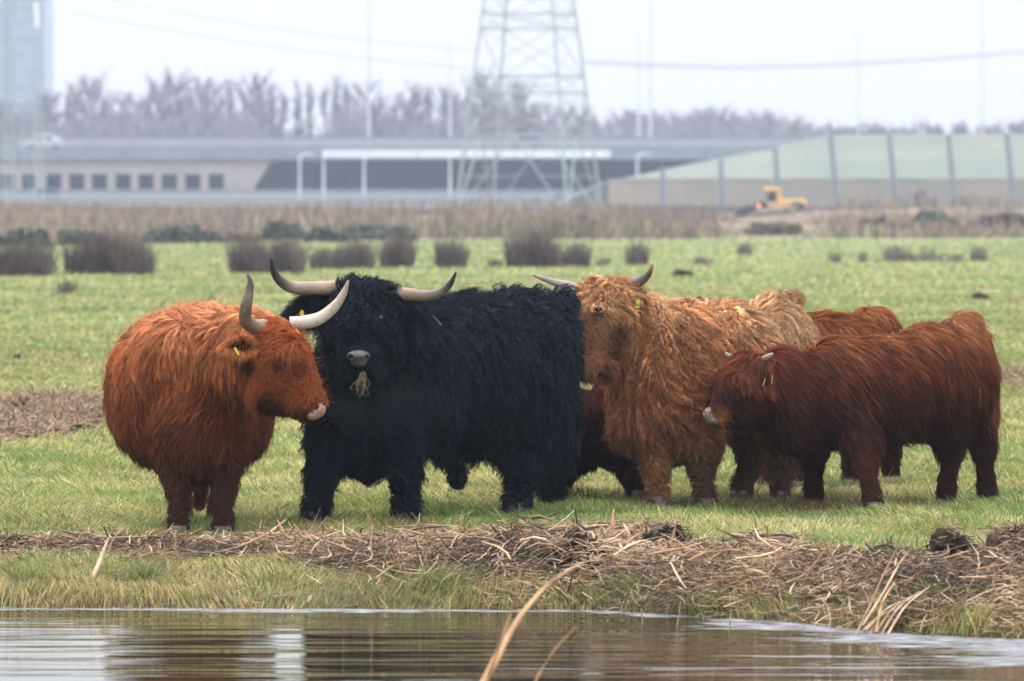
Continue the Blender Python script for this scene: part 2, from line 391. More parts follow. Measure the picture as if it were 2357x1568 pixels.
def ear_mesh(base, tip, wdir, cup, W, name='ear', thick=.008):
    base, tip = np.array(base), np.array(tip); a = tip - base; L = np.linalg.norm(a); a = a / L
    wdir = unit(np.array(wdir, float) - a * np.dot(wdir, a)); nrm = np.cross(a, wdir)
    if np.dot(nrm, cup) < 0: nrm = -nrm
    ns, ntt = 12, 9; V = []
    for side in (0, 1):
        for i in range(ns):
            s = i / (ns - 1); Wd = W * (math.sin(math.pi * (0.12 + .86 * s)) ** .7) * (1 - .25 * s)
            for j in range(ntt):
                x = -1 + 2 * j / (ntt - 1)
                p = base + a * s * L + wdir * x * Wd * .85 + nrm * (x * x * Wd * .75 - side * thick * (1.2 - abs(x)) - math.sin(s * 3.1) * .012)
                V.append(p)
    Fc = []; o = ns * ntt
    for i in range(ns - 1):
        for j in range(ntt - 1):
            q = (i * ntt + j, i * ntt + j + 1, (i + 1) * ntt + j + 1, (i + 1) * ntt + j); Fc.append(q); Fc.append(tuple(o + z for z in q[::-1]))
    for i in range(ns - 1):
        for j in (0, ntt - 1):
            Fc.append((i * ntt + j, (i + 1) * ntt + j, o + (i + 1) * ntt + j, o + i * ntt + j))
    for i in (0, ns - 1):
        for j in range(ntt - 1):
            Fc.append((i * ntt + j, i * ntt + j + 1, o + i * ntt + j + 1, o + i * ntt + j))
    return mk(name, V, Fc, True)

horn_mat = M('horn', tint=True, rough=.5, spec=.22, noise=(38, (.20, .14, .10), .55, .85), bump=(60, .25))
eye_mat = M('eye_ball', (.012, .008, .006), rough=.06)
tag_mat = M('ear_tag_plastic', (.52, .42, .02), rough=.5)
ink_mat = M('tag_ink', (.03, .03, .02), rough=.6)
hoof_mat = M('hoof', (.035, .028, .024), rough=.5, noise=(30, (.08, .06, .045), .4, .7))
G0 = np.array([0, 0, -1.])

def make_horn(root, pts, rads, cols, name='horn'):
    pts = [U(*p) for p in pts]; P = smooth_path(pts, 40); k = len(pts)
    seg = np.linalg.norm(np.diff(P, axis=0), axis=1); s = np.concatenate([[0], np.cumsum(seg)]) / seg.sum()
    Rr = np.interp(s, np.linspace(0, 1, len(rads)), rads) * pts[0][1] / F
    Rr = Rr * (1 + .035 * np.sin(s * 95) * np.clip(1 - s * 2.2, 0, 1) + .02 * np.sin(s * 23 + 1)); Rr[-1] *= .35
    C = np.array([[np.interp(x, np.linspace(0, 1, len(cols)), [c[i] for c in cols]) for i in range(3)] for x in s]) * .66
    me = tubes(P[None], Rr[None], 14, C[None], True, 'horn')
    return link(name, me, horn_mat, root, True)

def cow(root_loc, label, spec, cat='cow', name='highland_cow'):
    """spec: prims, prims for pose; coat parameters; all in world coordinates"""
    root = empty(name, root_loc, label, cat)
    pr = spec['prims']; k = spec.get('k', .055)
    bm_ = M(name + '_skin', spec['skin'], rough=.9, spec=.1, noise=(25, tuple(np.array(spec['skin']) * .5), .4, .7))
    me = sdf_mesh(pr, .016, 'body', k); body = link('body', me, bm_, root, True)
    # ---- sample roots
    nv = len(me.vertices); co = np.empty(nv * 3, np.float32); me.vertices.foreach_get('co', co); co = co.reshape(-1, 3).astype(float)
    q = np.empty(len(me.polygons) * 4, np.int32); me.polygons.foreach_get('vertices', q) if False else me.loops.foreach_get('vertex_index', q); q = q.reshape(-1, 4)
    cen = co[q].mean(1); A = np.linalg.norm(np.cross(co[q[:, 2]] - co[q[:, 0]], co[q[:, 3]] - co[q[:, 1]]), axis=1) / 2
    nrmf = unit(np.cross(co[q[:, 2]] - co[q[:, 0]], co[q[:, 3]] - co[q[:, 1]]))
    s0, gsample = sgrad(cen[:200], pr, k)
    if (nrmf[:200] * gsample).sum() < 0: nrmf = -nrmf
    zones = spec.get('zones', [])
    def zone(P, key, base):
        v = np.full(len(P), float(base))
        for zn in zones:
            c, r = zn['c'], zn['r']
            if key in zn:
                dist = np.linalg.norm((P - c), axis=1); wgt = np.clip((1 - dist / r) * 2.2, 0, 1)
                v = v * (1 - wgt) + zn[key] * wgt
        return v
    # keep more hair on the side towards the viewer's half, fewer on the far side
    facing = np.clip(.30 + .9 * (-(nrmf[:, 1]) + .35 * nrmf[:, 2]), .16, 1)
    dens = A * facing * zone(cen, 'dens', 1.0)
    def pick(n):
        f = rng.choice(len(cen), n, p=dens / dens.sum()); u = rng.random((n, 1)); v = rng.random((n, 1))
        c = co[q[f]]; p = (c[:, 0] * (1 - u) + c[:, 1] * u) * (1 - v) + (c[:, 3] * (1 - u) + c[:, 2] * u) * v
        return p
    ng, nh = int(spec['guides'] * spec.get('gm', 1.9)), int(spec['hairs'] * 1.6); K = 9
    Gp = pick(ng); s, n = sgrad(Gp, pr, k)
    back = unit(np.array(spec['back'], float))
    L = zone(Gp, 'len', spec['len']) * (.65 + .7 * rng.random(ng))
    zz = Gp[:, 2]
    L *= np.interp(zz, [0, .12, .30, .48], np.minimum(1, np.array([.26, .32, .5, 1.0]) * spec.get('legl', 1.0)))
    curl = zone(Gp, 'curl', spec['curl']); lift = zone(Gp, 'lift', spec.get('lift', .35)); bk = zone(Gp, 'bk', spec.get('bk', .55))
    # swirl field
    W = rng.normal(size=(6, 3)) * spec.get('swf', 9.); ph = rng.random((6, 3)) * 6.3
    def swirl(P): return sum(np.sin((P @ W[i])[:, None] + ph[i]) for i in range(6)) / 2.4
    def flow(P, n):
        f = G0 * 1.0 + back * bk[:, None] + swirl(P) * spec.get('swa', .35)
        f = f - (f * n).sum(1, keepdims=True) * n
        return f
    step = L / (K - 1)
    d = unit(n * lift[:, None] + unit(flow(Gp, n)) + rng.normal(size=(ng, 3)) * .12)
    path = [Gp + n * -.004]; th = spec.get('thick', .028) * (.1 + 1.3 * rng.random(ng)) * np.clip(L / spec['len'], .3, 1.3)
    nn = n; jit = rng.normal(size=(ng, 3)) * spec.get('jit', .12)
    for i in range(1, K):
        f = flow(path[-1], nn); f = f / (np.linalg.norm(f, axis=1, keepdims=True) + .15)
        d = unit(d * .62 + f * .5 + G0 * (.05 + .16 * i / K) + jit * .35)
        p = path[-1] + d * step[:, None]
        s_, nn = sgrad(p, pr, k)
        m = th * (1 - math.exp(-i / 2.2)); push = np.maximum(0, m - s_)[:, None]
        p = p + nn * push
        path.append(p)
    GP = np.stack(path, 1)
    tg = np.linspace(0, 1, K)
    # wave / curl on each lock
    T = unit(GP[:, -1] - GP[:, 0]); e1 = unit(np.cross(T, rng.normal(size=(ng, 3)))); e2 = np.cross(T, e1)
    fr = spec.get('freq', 1.4) * (.7 + .7 * rng.random(ng)) * L / spec['len']; p0 = rng.random(ng) * 6.28
    amp = (curl * (.5 + rng.random(ng)))[:, None, None] * (tg[None, :, None] ** .8)
    an = p0[:, None] + tg[None] * fr[:, None] * 6.28
    GP = GP + amp * (e1[:, None] * (np.cos(an) - np.cos(p0)[:, None])[..., None] + e2[:, None] * (np.sin(an) - np.sin(p0)[:, None])[..., None] * .7)
    # ---- children
    Hp = pick(nh)
    kd = KDTree(ng)
    for i in range(ng): kd.insert(Gp[i], i)
    kd.balance()
    gi = np.fromiter((kd.find(p)[1] for p in Hp), dtype=np.int64, count=nh)
    sl = (.75 + .4 * rng.random((nh, 1, 1)))
    rel = (GP[gi] - GP[gi][:, :1]); own = Hp[:, None] + rel * sl + rng.normal(size=(nh, 1, 3)) * .010 * tg[None, :, None] ** 1.3
    cl = (spec.get('clump', .75) * (.7 + .4 * rng.random((nh, 1, 1)))) * tg[None, :, None] ** .9
    HPt = own * (1 - cl) + (GP[gi][:, :1] + rel * sl) * cl
    HPt = HPt + rng.normal(size=(nh, K, 3)) * .0012
    stray = rng.random(nh) < .05; HPt[stray] += (rng.normal(size=(stray.sum(), 1, 3)) * .038 * tg[None, :, None] ** 1.5)
    # ---- colours: paler back, darker flanks and legs, tufts varying
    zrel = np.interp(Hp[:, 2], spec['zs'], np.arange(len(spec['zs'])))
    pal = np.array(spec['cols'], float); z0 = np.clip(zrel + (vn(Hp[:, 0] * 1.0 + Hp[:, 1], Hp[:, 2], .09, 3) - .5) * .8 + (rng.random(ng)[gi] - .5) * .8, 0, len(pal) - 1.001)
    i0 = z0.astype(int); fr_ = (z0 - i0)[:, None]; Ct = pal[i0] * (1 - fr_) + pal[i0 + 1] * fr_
    for zn in zones:
        if 'col' in zn:
            dist = np.linalg.norm((Hp - zn['c']), axis=1); wgt = np.clip((1 - dist / zn['r']) * 1.8 + (rng.random(ng)[gi] - .5) * .5, 0, 1)[:, None]
            Ct = Ct * (1 - wgt) + np.array(zn['col']) * wgt
    tuft = np.exp(rng.normal(size=ng) * spec.get('var', .28) * 1.3 * np.clip(L / spec['len'], .2, 1))[gi][:, None]
    Ct = Ct * tuft
    rr = spec.get('rad', .00095) * (.7 + .6 * rng.random(nh))
    Rad = rr[:, None] * np.interp(tg, [0, .5, 1], [1, .85, .15])[None]
    # ---- ears carry long hair of their own
    PA, RA, CA = [HPt], [Rad], [Ct]
    for er in spec.get('ears', []):
        em = ear_mesh(er['base'], er['tip'], er['w'], er['cup'], er['W'])
        eo = link('ear', em, bm_, root, True)
        n_e = int(er.get('n', 3500) * 1.3); vv = np.array([v.co[:] for v in em.vertices]); vi = rng.integers(0, len(vv), n_e)
        p = vv[vi] + rng.normal(size=(n_e, 3)) * .006
        ax_ = unit(np.array(er['tip']) - np.array(er['base']))
        Le = er.get('len', .07) * (.5 + rng.random(n_e)) 
        lockid = vi // 3; jr = rng.normal(size=(200, 3)) * .35
        d = unit(ax_ * .7 + unit(p - (np.array(er['base']) + np.array(er['tip'])) / 2) * .7 + jr[lockid % 200] + rng.normal(size=(n_e, 3)) * .12); pt = [p]
        for i in range(1, K):
            d = unit(d + G0 * .16); pt.append(pt[-1] + d * (Le / (K - 1))[:, None])
        PE = np.stack(pt, 1); PA.append(PE); RA.append(np.broadcast_to(np.interp(tg, [0, .5, 1], [1, .85, .15]) * spec.get('rad', .00095), (n_e, K)))
        ce = np.array(er['col'])[None] * np.exp(rng.normal(size=(200, 1)) * .3)[lockid % 200]
        if 'hollow' in er:
            gi_, gj_ = (vi % 108) // 9, vi % 9; inn = (vi < 108) & (gj_ > 1) & (gj_ < 7) & (gi_ > 0) & (gi_ < 10)
            ce = np.where(inn[:, None], np.array(er['hollow'])[None], ce); PE[inn] = PE[inn][:, :1] + (PE[inn] - PE[inn][:, :1]) * .3
        CA.append(ce)
        for tgd in er.get('tags', []):
            c, wv, hv, a_, b_ = tgd; c = np.array(c); wv = unit(np.array(wv, float)); hv = unit(np.array(hv, float)); nv_ = np.cross(wv, hv)
            V = []
            for zf in (-.0012, .0012):
                for X_, Y_ in ((-.5, -.5), (.5, -.5), (.5, .25), (.22, .5), (-.22, .5), (-.5, .25)): V.append(c + wv * X_ * a_ + hv * Y_ * b_ + nv_ * zf)
            Fc = [tuple(range(5, -1, -1)), tuple(range(6, 12))] + [(i, (i + 1) % 6, 6 + (i + 1) % 6, 6 + i) for i in range(6)]
            tg_o = link('ear_tag', mk('ear_tag', V, Fc), tag_mat, eo); tg_o.matrix_parent_inverse = eo.matrix_parent_inverse if False else Matrix()
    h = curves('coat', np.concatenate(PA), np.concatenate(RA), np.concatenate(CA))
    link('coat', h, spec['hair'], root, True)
    for hn in spec.get('horns', []): make_horn(root, *hn)
    for c, r in spec.get('eyes', []):
        link('eye', ball(c, r), eye_mat, root, True)
    for c, r, colr in spec.get('lids', []):
        c = np.array(c); an = np.linspace(0, 2 * math.pi, 18)
        P_ = np.stack([c + np.array([math.cos(x) * r * 1.35, 0, math.sin(x) * r * .9]) for x in an])
        link('eyelid', tubes(P_[None], np.full((1, 18), r * .30), 6), M('eyelid_skin', colr, rough=.5), root, True)
    if 'nose' in spec:
        ns_ = spec['nose']; nm = M(name + '_nose_skin', ns_['col'], rough=.32, noise=(60, ns_['col2'], .35, .65), bump=(260, .35))
        link('muzzle', sdf_mesh(ns_['prims'], .0035, 'muzzle', .012), nm, root, True)
    for hp in spec.get('hooves', []):
        u_, v_, Y_, r_ = hp; c = U(u_, v_, Y_); c[2] = max(c[2], .03) if False else gz(c[0], c[1]) + .03
        V = []
        rr_ = r_ * Y_ / F
        for j, (zf, sc_) in enumerate(((-.035, 1.12), (.0, 1.0), (.035, .82))):
            for i in range(12):
                a_ = i / 12 * 2 * math.pi; V.append(c + np.array([math.cos(a_) * rr_ * sc_, math.sin(a_) * rr_ * sc_ * 1.1, zf]))
        Fc = [(j * 12 + i, j * 12 + (i + 1) % 12, (j + 1) * 12 + (i + 1) % 12, (j + 1) * 12 + i) for j in range(2) for i in range(12)] + [tuple(range(24, 36))]
        link('hoof', mk('hoof', V, Fc, True), hoof_mat, root, True)
    return root
# ------------------------------------------------------------------ the cattle
def Zn(u, v, Y, r, **k): k['c'] = U(u, v, Y); k['r'] = r; return k
H_red = hair_mat('ginger_hair', .06, (.9, .5, .3), .3)
H_blk = hair_mat('black_hair', .05, (.45, .55, .70), .2)
H_dun = hair_mat('dun_hair', .07, (1, .75, .5), .35)
H_mar = hair_mat('maroon_hair', .045, (.75, .45, .40), .28)

DK = (.055, .05, .045)

# ---- 1: ginger cow on the left, chest towards us, head turned to the right
D = 30.28
c1 = dict(hair=H_red, skin=(.10, .03, .012), back=(-.25, .9, 0), guides=7500, hairs=110000, len=.125, legl=.7, gm=1.7, curl=.006, freq=1.1, lift=.33, thick=.03, clump=.78, bk=.15, swa=.55, var=.30,
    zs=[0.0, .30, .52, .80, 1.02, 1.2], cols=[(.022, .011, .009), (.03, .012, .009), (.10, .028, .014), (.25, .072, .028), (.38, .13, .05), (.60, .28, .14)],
    prims=[Ep(425, 905, 31.35, 172, 186, .72), Ep(560, 930, 31.3, 62, 130, .4), Ep(440, 840, 30.75, 130, 128, .36), Ep(455, 985, 30.55, 96, 125, .26),
        Cp(470, 800, 30.75, 85, 590, 790, 30.3, 72), Cp(480, 880, 30.6, 85, 600, 850, 30.25, 62)]
        + [Ep(638, 792, 30.12, 54, 50, .12), Ep(650, 850, 30.05, 56, 74, .115), Cp(668, 830, 30.02, 44, 716, 925, 29.95, 31), Ep(712, 932, 29.95, 31, 29, .07), Cp(625, 900, 30.08, 52, 690, 945, 29.98, 20)]
        + leg((398, 1000, 30.6), (412, 1232, 30.28), 46, True, 4, 1.05) + leg((522, 1000, 30.6), (512, 1234, 30.28), 44, True, 2, 1.05)
        + leg((405, 960, 31.9), (418, 1196, 31.75), 55, False, 0) + leg((515, 960, 31.9), (502, 1196, 31.75), 55, False, 0)
        + chain((458, 1060, 31.9, 14), (459, 1160, 31.85, 8)),
    zones=[Zn(712, 948, 29.95, .22, len=.02, curl=0), Zn(560, 950, 30.4, .26, col=(.10, .025, .011)), Zn(435, 1080, 30.3, .22, len=.12), Zn(380, 900, 30.5, .3, len=.14, curl=.014), Zn(430, 700, 31, .3, curl=.012), Zn(500, 900, 30.4, .2, col=(.15, .035, .014)),
        Zn(645, 770, 30.02, .17, len=.10, curl=.014, lift=.7, dens=1.7, col=(.36, .095, .028)), Zn(700, 800, 30.0, .11, len=.07, curl=.012, lift=.5, col=(.30, .07, .022)), Zn(583, 840, 30.08, .13, col=(.04, .012, .008), len=.05),
        Zn(655, 885, 29.95, .22, len=.026, curl=.001, lift=.12, dens=1.3, col=(.26, .068, .019)), Zn(640, 960, 30.0, .15, len=.035, lift=.25, col=(.022, .010, .008)), Zn(620, 930, 30.0, .1, col=(.03, .012, .008)),
        Zn(690, 850, 29.9, .09, len=.03, col=(.15, .035, .015)), Zn(708, 915, 29.9, .14, len=.014, curl=.0005, lift=.1, dens=1.3, col=(.30, .085, .026)), Zn(705, 962, 29.93, .11, len=.016, col=(.03, .014, .01)), Zn(645, 838, 29.93, .05, len=.012, dens=.7, col=(.05, .02, .012)),
        Zn(729, 945, 29.93, .075, dens=.0, len=.01), Zn(460, 1130, 31.85, .20, len=.2, dens=2.5, lift=.1, col=(.32, .11, .045))],
    ears=[dict(base=U(580, 795, 30.0), tip=U(512, 800, 29.86), w=(0, .1, 1), cup=(.2, -1, 0), W=.065, col=(.46, .17, .06), len=.03, n=3600, hollow=(.035, .012, .008),
               tags=[(U(545, 809, 29.86), (.5, .8, 0), (.55, 0, -1), .02, .045)])],
    horns=[([(606, 752, 30.08), (585, 752, 30.02), (566, 738, 29.98), (566, 708, 29.97), (574, 672, 29.98), (576, 650, 30.0), (570, 631, 30.02)], [17.5, 17, 16, 14.5, 12, 8, 2.5],
        [(.50, .38, .28), (.34, .25, .17), (.19, .13, .08), (.13, .09, .06), (.22, .16, .10), (.05, .035, .025), (.07, .035, .02)]),
        ([(668, 745, 30.15), (700, 742, 30.15), (735, 733, 30.18), (768, 708, 30.2), (790, 677, 30.2), (802, 645, 30.18)], [15.5, 15.5, 14.5, 12, 8.5, 2.5],
        [(.80, .66, .55), (.80, .72, .62), (.72, .62, .50), (.62, .52, .40), (.60, .52, .42), (.62, .42, .33)])],
    eyes=[(U(657, 838, 29.935), .017)], lids=[(U(657, 837, 29.92), .02, (.22, .07, .03))],
    nose=dict(col=(.46, .27, .21), col2=(.28, .15, .11), prims=[Ep(731, 941, 29.915, 19, 21, .052), Ep(720, 955, 29.91, 15, 12, .045),
        ('e', U(725, 937, 29.865), np.array([.021, .05, .014]), 1), ('e', U(748, 930, 29.90), np.array([.012, .03, .012]), 1)]),
    hooves=[(412, 1240, 30.28, 24), (512, 1240, 30.28, 23), (425, 1200, 31.75, 22), (498, 1200, 31.75, 22)])
cow(U(460, 1240, 30.6) * np.array([1, 1, 0]), 'ginger shaggy cow standing chest on with its head turned towards the black bull', c1)

# ---- 2: black bull
def bull_muz(x, y): return Ep(x, y, 31.0, 1, 1, 1)
c2 = dict(hair=H_blk, skin=(.006, .006, .008), back=(.55, .8, 0), guides=8500, hairs=115000, len=.105, curl=.012, freq=1.7, lift=.34, thick=.036, clump=.9, gm=1.3, bk=.30, swa=.6, var=.5, legl=1.9,
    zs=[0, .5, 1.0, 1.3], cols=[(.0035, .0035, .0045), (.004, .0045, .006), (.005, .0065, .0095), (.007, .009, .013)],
    prims=[Ep(838, 935, 32.05, 112, 160, .32), Ep(950, 868, 32.25, 140, 178, .34), Ep(1075, 868, 32.5, 160, 180, .36), Ep(1180, 850, 32.75, 130, 170, .34), Ep(1245, 815, 32.8, 82, 125, .28),
        Ep(1220, 975, 32.8, 98, 125, .28), Ep(880, 790, 31.9, 105, 110, .26), Ep(765, 900, 31.85, 40, 110, .2)]
        + [Ep(832, 708, 31.35, 78, 56, .13), Ep(828, 768, 31.25, 58, 62, .13), Ep(832, 790, 31.4, 74, 66, .15), Ep(826, 822, 31.12, 36, 32, .10), Ep(828, 850, 31.25, 34, 28, .1)]
        + leg((758, 960, 31.9), (724, 1197, 31.69), 44, True, 6, 1.15) + leg((922, 960, 31.98), (935, 1199, 31.69), 48, True, 0, 1.2)
        + leg((1200, 970, 32.72), (1188, 1182, 32.45), 62, False, 6, 1.3) + leg((1272, 950, 33.0), (1268, 1160, 33.4), 56, False, 14, 1.3)
        + [Cp(1030, 1050, 32.4, 22, 1052, 1080, 32.4, 20), Ep(1053, 1105, 32.4, 20, 24, .05), Ep(1290, 700, 32.9, 30, 26, .1)],
    zones=[Zn(740, 1120, 31.7, .22, lift=.5, curl=.012, dens=1.5), Zn(930, 1110, 31.7, .22, lift=.5, curl=.012, dens=1.5), Zn(1190, 1120, 32.5, .25, lift=.5, curl=.012, dens=1.4), Zn(1280, 1100, 33.2, .2, lift=.5, curl=.012, dens=1.4),
        Zn(1160, 665, 32.5, .35, len=.12, curl=.024, lift=.6), Zn(832, 690, 31.25, .24, len=.12, curl=.022, lift=.75, dens=1.8), Zn(828, 775, 31.08, .15, len=.045, curl=.010, lift=.35),
        Zn(826, 822, 31.02, .13, len=.03, curl=.006, lift=.3), Zn(826, 824, 30.98, .06, dens=0, len=.01), Zn(1053, 1105, 32.4, .2, len=.02, dens=.5, col=(.012, .010, .010)), Zn(1060, 690, 32.1, .12, col=(.02, .02, .024))],
    ears=[dict(base=U(765, 705, 31.4), tip=U(690, 712, 31.35), w=(0, .1, 1), cup=(0, -1, -.3), W=.07, col=(.008, .008, .011), len=.11, n=6500, tags=[(U(695, 727, 31.22), (1, .2, 0), (0, 0, 1), .024, .062)]),
          dict(base=U(895, 715, 31.45), tip=U(958, 728, 31.5), w=(0, .1, 1), cup=(0, -1, -.3), W=.07, col=(.008, .008, .011), len=.11, n=6000)],
    horns=[([(770, 664, 31.35), (735, 664, 31.32), (700, 664, 31.28), (668, 660, 31.22), (643, 645, 31.18), (629, 622, 31.15), (624, 594, 31.12)], [18, 17, 16, 14.5, 12, 8, 2.5],
        [(.46, .32, .24), (.56, .40, .30), (.44, .31, .23), (.48, .40, .33), (.13, .11, .10), (.035, .03, .028), (.02, .018, .016)]),
        ([(880, 672, 31.35), (915, 675, 31.34), (950, 679, 31.32), (985, 681, 31.3), (1015, 673, 31.28), (1036, 654, 31.26), (1050, 626, 31.25)], [17, 15.5, 14.5, 13, 11, 7.5, 2.5],
        [(.50, .33, .25), (.55, .37, .28), (.38, .26, .19), (.28, .22, .18), (.20, .18, .16), (.05, .045, .04), (.02, .018, .016)])],
    eyes=[(U(876, 733, 31.145), .018), (U(776, 737, 31.15), .018)],
    nose=dict(col=(.085, .078, .09), col2=(.035, .03, .038), prims=[Ep(825, 820, 31.01, 27, 14, .05), Ep(825, 833, 31.02, 19, 13, .045),
        ('e', U(806, 823, 30.965), np.array([.017, .04, .017]), 1), ('e', U(845, 824, 30.965), np.array([.017, .04, .017]), 1)]),
    hooves=[(722, 1205, 31.69, 27), (935, 1205, 31.69, 27), (1190, 1188, 32.45, 27), (1268, 1166, 33.4, 26)])
cow(U(1000, 1200, 32.3) * np.array([1, 1, 0]), 'black shaggy bull with wide upswept horns facing the camera', c2, 'bull', 'highland_bull')

# ---- 3: light brown one whose face is half hidden behind the bull's rump
c3 = dict(hair=H_dun, skin=(.14, .065, .03), back=(.75, .65, 0), guides=8000, hairs=115000, len=.105, curl=.014, freq=2.0, lift=.34, thick=.034, clump=.88, gm=1.9, bk=.55, swa=.6, var=.32,
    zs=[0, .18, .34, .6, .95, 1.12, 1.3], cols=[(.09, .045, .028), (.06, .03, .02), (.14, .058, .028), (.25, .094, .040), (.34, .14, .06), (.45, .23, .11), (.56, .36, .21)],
    prims=[Ep(1478, 800, 33.55, 82, 112, .23), Ep(1490, 900, 33.5, 78, 115, .23), Ep(1535, 965, 33.5, 86, 105, .24), Ep(1572, 868, 33.65, 105, 165, .30), Ep(1665, 855, 33.95, 130, 148, .33), Ep(1780, 838, 34.35, 92, 145, .30),
        Ep(1812, 695, 34.4, 34, 20, .09), Ep(1455, 985, 33.4, 42, 55, .15)]
        + [Ep(1402, 688, 33.3, 66, 44, .13), Ep(1388, 740, 33.2, 50, 52, .125), Ep(1418, 775, 33.28, 36, 45, .12), Cp(1378, 750, 33.18, 40, 1352, 828, 33.12, 31), Ep(1350, 838, 33.1, 34, 26, .085), Ep(1385, 850, 33.2, 30, 20, .08)]
        + leg((1500, 990, 33.45), (1515, 1166, 33.14), 44, True, 2, 1.05) + leg((1612, 985, 33.5), (1622, 1166, 33.14), 46, True, -3, 1.1)
        + leg((1735, 950, 34.25), (1703, 1150, 33.87), 55, False, 6) + leg((1800, 950, 34.3), (1796, 1147, 33.9), 52, False, 10),
    zones=[Zn(1460, 720, 33.3, .16, col=(.24, .085, .028)), Zn(1430, 830, 33.2, .1, col=(.09, .045, .022)), Zn(1514, 1110, 33.1, .16, col=(.20, .08, .032)), Zn(1618, 1120, 33.1, .15, col=(.045, .022, .015)), Zn(1500, 1060, 33.2, .16, col=(.24, .10, .04)),
        Zn(1760, 760, 34.1, .5, curl=.008, len=.11, col=(.48, .30, .165)), Zn(1815, 670, 34.4, .17, len=.05, col=(.36, .20, .10)), Zn(1405, 645, 33.15, .155, len=.085, curl=.018, lift=.7, dens=1.8, col=(.42, .21, .095)),
        Zn(1352, 815, 33.05, .09, len=.03), Zn(1385, 800, 33.05, .22, len=.028, curl=.004, lift=.15, dens=1.5, col=(.24, .105, .045)), Zn(1372, 740, 33.05, .13, len=.014, curl=.0, lift=.08, col=(.36, .19, .10), dens=1.5), Zn(1430, 770, 33.1, .12, len=.04, col=(.09, .042, .022)), Zn(1385, 862, 33.1, .07, col=(.035, .018, .012)), Zn(1362, 830, 33.05, .09, col=(.30, .14, .07)), Zn(1376, 714, 33.03, .09, dens=0)],
    ears=[dict(base=U(1445, 692, 33.35), tip=U(1482, 722, 33.3), w=(.6, .1, 1), cup=(-.6, -1, 0), W=.06, col=(.42, .18, .07), len=.05, n=3000, tags=[(U(1468, 700, 33.12), (1, -.2, .1), (.1, 0, 1), .024, .052)])],
    horns=[([(1425, 668, 33.3), (1448, 657, 33.28), (1470, 649, 33.25), (1488, 637, 33.22), (1497, 624, 33.2), (1501, 608, 33.2)], [18, 16.5, 13.5, 10.5, 6.5, 4],
        [(.46, .32, .26), (.38, .30, .25), (.26, .22, .19), (.16, .14, .12), (.14, .12, .11), (.45, .22, .12)]),
        ([(1340, 668, 33.3), (1307, 657, 33.32), (1279, 651, 33.35), (1252, 642, 33.38), (1227, 633, 33.4)], [11, 10, 9, 6.5, 3.5],
        [(.40, .34, .30), (.40, .36, .33), (.36, .33, .30), (.30, .26, .23), (.62, .40, .30)])],
    eyes=[(U(1377, 713, 33.042), .022)], lids=[(U(1377, 713, 33.028), .019, (.34, .12, .06))],
    hooves=[(1514, 1172, 33.14, 23), (1624, 1172, 33.14, 25), (1703, 1157, 33.87, 22), (1796, 1155, 33.9, 22)])
r3 = cow(U(1650, 1172, 33.9) * np.array([1, 1, 0]), 'light brown curly cow peering past the black bull, yellow tag in its ear', c3)
# the number on its tag
fc = bpy.data.curves.new('tag_number', 'FONT'); fc.body = '80'; fc.size = .022; fc.align_x = 'CENTER'; fc.align_y = 'CENTER'; fc.extrude = .0004; fc.materials.append(ink_mat)
_t = bpy.data.objects.new('t', fc); COL.objects.link(_t); bpy.context.view_layer.update(); _m = bpy.data.meshes.new_from_object(_t); bpy.data.objects.remove(_t)
tn = bpy.data.objects.new('tag_number', _m); COL.objects.link(tn)
tgo = [o for o in bpy.data.objects if o.name.startswith('ear_tag')][-1]
er_ = tgo.parent; tn.parent = er_; p_ = U(1468, 702, 33.105); tn.matrix_local = Matrix.Translation(Vector(p_)) @ Matrix.Rotation(R(90), 4, 'X')

